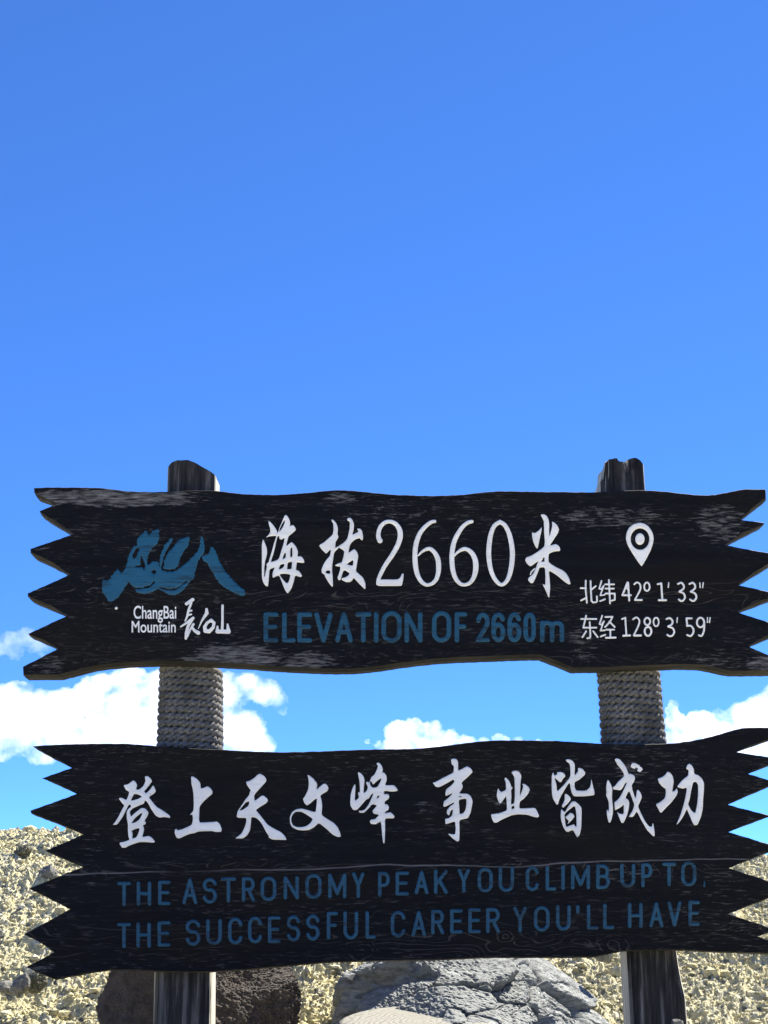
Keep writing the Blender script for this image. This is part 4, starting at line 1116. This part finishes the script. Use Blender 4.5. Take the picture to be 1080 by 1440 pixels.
def word_of(letters, r, name, parent, rag):
    """letters: (character, origin, scale, x0, x1, y0, y1 in the crop)"""
    sts = []
    for ch, (ox, oy, s), x0, x1, y0, y1 in letters:
        X0, X1, Y0, Y1 = ox + x0 / s + r, ox + x1 / s - r, oy + y0 / s + r, oy + y1 / s - r
        if X1 < X0: X0 = X1 = (X0 + X1) / 2
        for stq in FONT[ch]:
            sts.append([(X0 + (X1 - X0) * u, Y0 + (Y1 - Y0) * v, r) for u, v in stq])
    return glyph(name, M_blue, parent, [], [], sts, step=0.5, height=0.0016, bevel=1.2, rag=rag)


a = (155, 1220, 4.5); b_ = (380, 1210, 4.5); c_ = (600, 1200, 4.5); d_ = (780, 1200, 4.5)
line_of('THE ASTRONOMY PEAK YOU CLIMB UP TO', [('T', a, 45, 132, 90, 245), ('H', a, 168, 260, 88, 242), ('E', a, 303, 382, 83, 238), ('A', a, 456, 552, 70, 232), ('S', a, 585, 676, 65, 228), ('T', a, 700, 797, 62, 222), ('R', a, 833, 917, 60, 217), ('O', a, 952, 1052, 57, 213),
         ('N', b_, 85, 182, 98, 247), ('O', b_, 222, 326, 85, 243), ('M', b_, 366, 482, 82, 240), ('Y', b_, 518, 597, 75, 237), ('P', b_, 682, 757, 72, 230), ('E', b_, 793, 878, 70, 222), ('A', b_, 913, 1002, 65, 215), ('K', c_, 46, 134, 103, 256),
         ('Y', c_, 196, 274, 97, 250), ('O', c_, 322, 418, 90, 248), ('U', c_, 455, 553, 85, 245), ('C', c_, 626, 710, 80, 240), ('L', c_, 752, 820, 80, 236), ('I', c_, 850, 876, 75, 232),
         ('M', d_, 103, 224, 72, 228), ('B', d_, 262, 350, 70, 226), ('U', d_, 414, 510, 66, 217), ('P', d_, 547, 618, 62, 214), ('T', d_, 680, 768, 58, 210), ('O', d_, 800, 897, 50, 209)], 2.5, 'word', lower)
line_of(',', [(',', d_, 938, 958, 178, 214)], 1.3, 'word', lower)
line_of("THE SUCCESSFUL CAREER YOU'LL HAVE", [('T', a, 43, 132, 350, 510), ('H', a, 166, 258, 345, 507), ('E', a, 300, 382, 338, 500), ('S', a, 477, 572, 328, 495), ('U', a, 607, 707, 325, 490), ('C', a, 746, 838, 316, 487), ('C', a, 872, 962, 310, 480), ('E', a, 998, 1078, 308, 478),
         ('S', b_, 104, 190, 347, 513), ('S', b_, 227, 313, 342, 508), ('F', b_, 358, 428, 325, 500), ('U', b_, 463, 557, 322, 500), ('L', b_, 603, 668, 320, 495), ('C', b_, 763, 856, 318, 488), ('A', b_, 893, 987, 318, 484), ('R', c_, 28, 112, 357, 513),
         ('E', c_, 148, 228, 353, 508), ('E', c_, 263, 342, 348, 506), ('R', c_, 376, 464, 345, 504), ('Y', c_, 548, 634, 338, 500), ('O', c_, 678, 778, 333, 495), ('U', c_, 818, 912, 328, 490), ("'", c_, 946, 966, 328, 382), ('L', d_, 203, 277, 323, 483), ('L', d_, 306, 377, 318, 480),
         ('H', d_, 463, 557, 313, 473), ('A', d_, 598, 688, 310, 468), ('V', d_, 713, 803, 304, 463), ('E', d_, 846, 918, 300, 460)], 2.5, 'word', lower)
e1 = (360, 850, 4.6957); e2 = (580, 850, 4.6957)
line_of('ELEVATION OF 2660m', [('E', e1, 50, 148, 52, 252), ('L', e1, 172, 262, 52, 252), ('E', e1, 272, 372, 52, 252), ('V', e1, 385, 507, 52, 252), ('A', e1, 522, 640, 50, 252), ('T', e1, 655, 762, 50, 252), ('I', e1, 778, 810, 50, 252), ('O', e1, 828, 962, 43, 254), ('N', e1, 980, 1100, 48, 252),
         ('O', e2, 128, 256, 43, 252), ('F', e2, 278, 362, 50, 250), ('2', e2, 418, 512, 52, 250), ('6', e2, 520, 614, 52, 250), ('6', e2, 626, 720, 52, 250), ('0', e2, 732, 815, 52, 250), ('m', e2, 842, 1002, 105, 250)], 3.3, 'word', upper)


def text_line(txt, x0, x1, ycap, ybase, name, parent):
    cu = bpy.data.curves.new('t', 'FONT')
    cu.body = txt
    cu.offset = 0.012
    ob = bpy.data.objects.new('t', cu); COL.objects.link(ob)
    dg = bpy.context.evaluated_depsgraph_get()
    me = bpy.data.meshes.new_from_object(ob.evaluated_get(dg))
    v = np.array([p.co[:] for p in me.vertices]); f = [tuple(p.vertices) for p in me.polygons]
    bpy.data.objects.remove(ob); bpy.data.curves.remove(cu); bpy.data.meshes.remove(me)
    cap = 0.727                                    # cap height of the built-in face
    mx, mn = v[:, 0].max(), v[:, 0].min()
    px = x0 + (v[:, 0] - mn) / (mx - mn) * (x1 - x0)
    capv = v[np.abs(v[:, 0] - mn) < 0.2][:, 1].max()
    py = ybase - v[:, 1] / capv * (ybase - ycap)
    x, y, z = W(px, py, D)
    return make_mesh(name, np.stack([x, np.full(len(x), D - 0.0012), z], 1), f, M_white, parent, base=BASE)


text_line('ChangBai', 188, 248, 853.2, 869.8, 'small_lettering', upper)
text_line('Mountain', 185.2, 247.2, 873.2, 889.2, 'small_lettering', upper)

glyph('paint_chip', M_white, lower, [sc([(500, 215), (530, 160), (600, 165), (650, 200), (700, 250), (680, 310), (630, 300), (590, 260), (550, 255)], 845, 1060, 12)], [sc(ell(600, 250, 26, 18, 8), 845, 1060, 12)], rag=0.9, height=0.0008, step=0.4)

# white nail head on the upper board
v, f = ico(2)
c = V(163.5, 855.3, D)
fast_mesh('nail_head', v * np.array([0.0042, 0.0025, 0.0042]) + np.array(c), f, M_white, upper, smooth=True, base=BASE)

# ------------------------------------------------------------------ clouds
def cloud(label, puffs, dist, dens, seed, lo=0.36, hi=0.62, voxel=1.7):
    """puffs: (photo x, y, radius in photo px); a cauliflower mass of vapour far beyond the summit"""
    rs = np.random.RandomState(seed)
    bm = bmesh.new()
    k = dist / (FPX * CP)
    for (px, py, r) in puffs:
        c = V(px, py, dist)
        rad = r * k
        m = Matrix.Translation(c + Vector((0, rs.uniform(-0.3, 0.3) * rad, 0))) @ Matrix.Diagonal((rad, rad * 1.1, rad * rs.uniform(0.85, 1.0), 1))
        bmesh.ops.create_icosphere(bm, subdivisions=3, radius=1.0, matrix=m)
    me = bpy.data.meshes.new('cloud')
    bm.to_mesh(me); bm.free()
    o = bpy.data.objects.new('cloud', me); COL.objects.link(o)
    rm = o.modifiers.new('remesh', 'REMESH'); rm.mode = 'VOXEL'; rm.voxel_size = voxel
    dg = bpy.context.evaluated_depsgraph_get()
    m2 = bpy.data.meshes.new_from_object(o.evaluated_get(dg))
    o.modifiers.clear(); o.data = m2; bpy.data.meshes.remove(me)
    n = len(m2.vertices)
    co = np.empty(n * 3); m2.vertices.foreach_get('co', co); co = co.reshape(-1, 3)
    nr = np.empty(n * 3); m2.vertices.foreach_get('normal', nr); nr = nr.reshape(-1, 3)
    q = co / (k * 26)
    d = 6.5 * perlin(*(q + seed).T) + 5.0 * perlin(*(q * 2.3 + seed).T) + 4.4 * perlin(*(q * 4.7 + seed).T) + 3.4 * perlin(*(q * 9.5 + seed).T) + 1.3 * perlin(*(q * 19 + seed).T)
    ctr = co.mean(0)
    co2 = co + nr * (d * k)[:, None] - ctr
    m2.vertices.foreach_set('co', co2.ravel()); m2.update()
    o.location = ctr
    mat = cloud_material('cloud_vapour', dens, 1.0 / (k * 30), lo, hi)
    m2.materials.append(mat)
    tag(o, label, 'cloud')
    return o


DC = 1500.0
cloud('large white cumulus cloud behind the left post between the boards', [
    (-30, 1005, 48), (20, 1000, 42), (60, 1005, 38), (100, 1000, 34), (140, 985, 38), (185, 970, 34), (230, 975, 40), (280, 975, 36), (320, 975, 30), (350, 965, 22), (375, 975, 20), (392, 985, 14), (395, 995, 10), (340, 1030, 34), (300, 1025, 40), (240, 1035, 46), (180, 1035, 44), (120, 1035, 36), (70, 1030, 30), (30, 1040, 26), (0, 1050, 22), (-40, 1040, 34), (365, 1050, 22), (60, 1060, 20), (110, 1060, 20), (150, 1070, 22), (300, 1066, 30)], DC, 0.024, 3)
cloud('small ragged white cloud at the left frame edge beside the upper board', [
    (-30, 905, 22), (0, 908, 18), (22, 905, 17), (40, 895, 16), (48, 905, 14), (66, 908, 10), (20, 918, 10), (60, 920, 8)], DC, 0.013, 6, 0.40, 0.68)
cloud('white rounded cloud rising behind the middle of the lower board', [
    (560, 1030, 18), (580, 1030, 21), (605, 1032, 20), (630, 1040, 17), (655, 1046, 13), (680, 1048, 10), (560, 1052, 22), (610, 1056, 24), (530, 1048, 8), (518, 1044, 6), (705, 1044, 11), (730, 1043, 10), (755, 1046, 8), (780, 1050, 8), (700, 1060, 16)], DC, 0.03, 9)
cloud('white cloud bank behind the right end of the lower board', [
    (1100, 1000, 40), (1070, 1005, 30), (1045, 1015, 27), (1015, 1018, 22), (990, 1020, 26), (950, 1018, 16), (946, 1000, 11), (948, 990, 7), (960, 1035, 20), (1000, 1045, 30), (1050, 1045, 30), (1090, 1050, 30), (930, 1042, 16), (1105, 1060, 24)], DC, 0.027, 12)
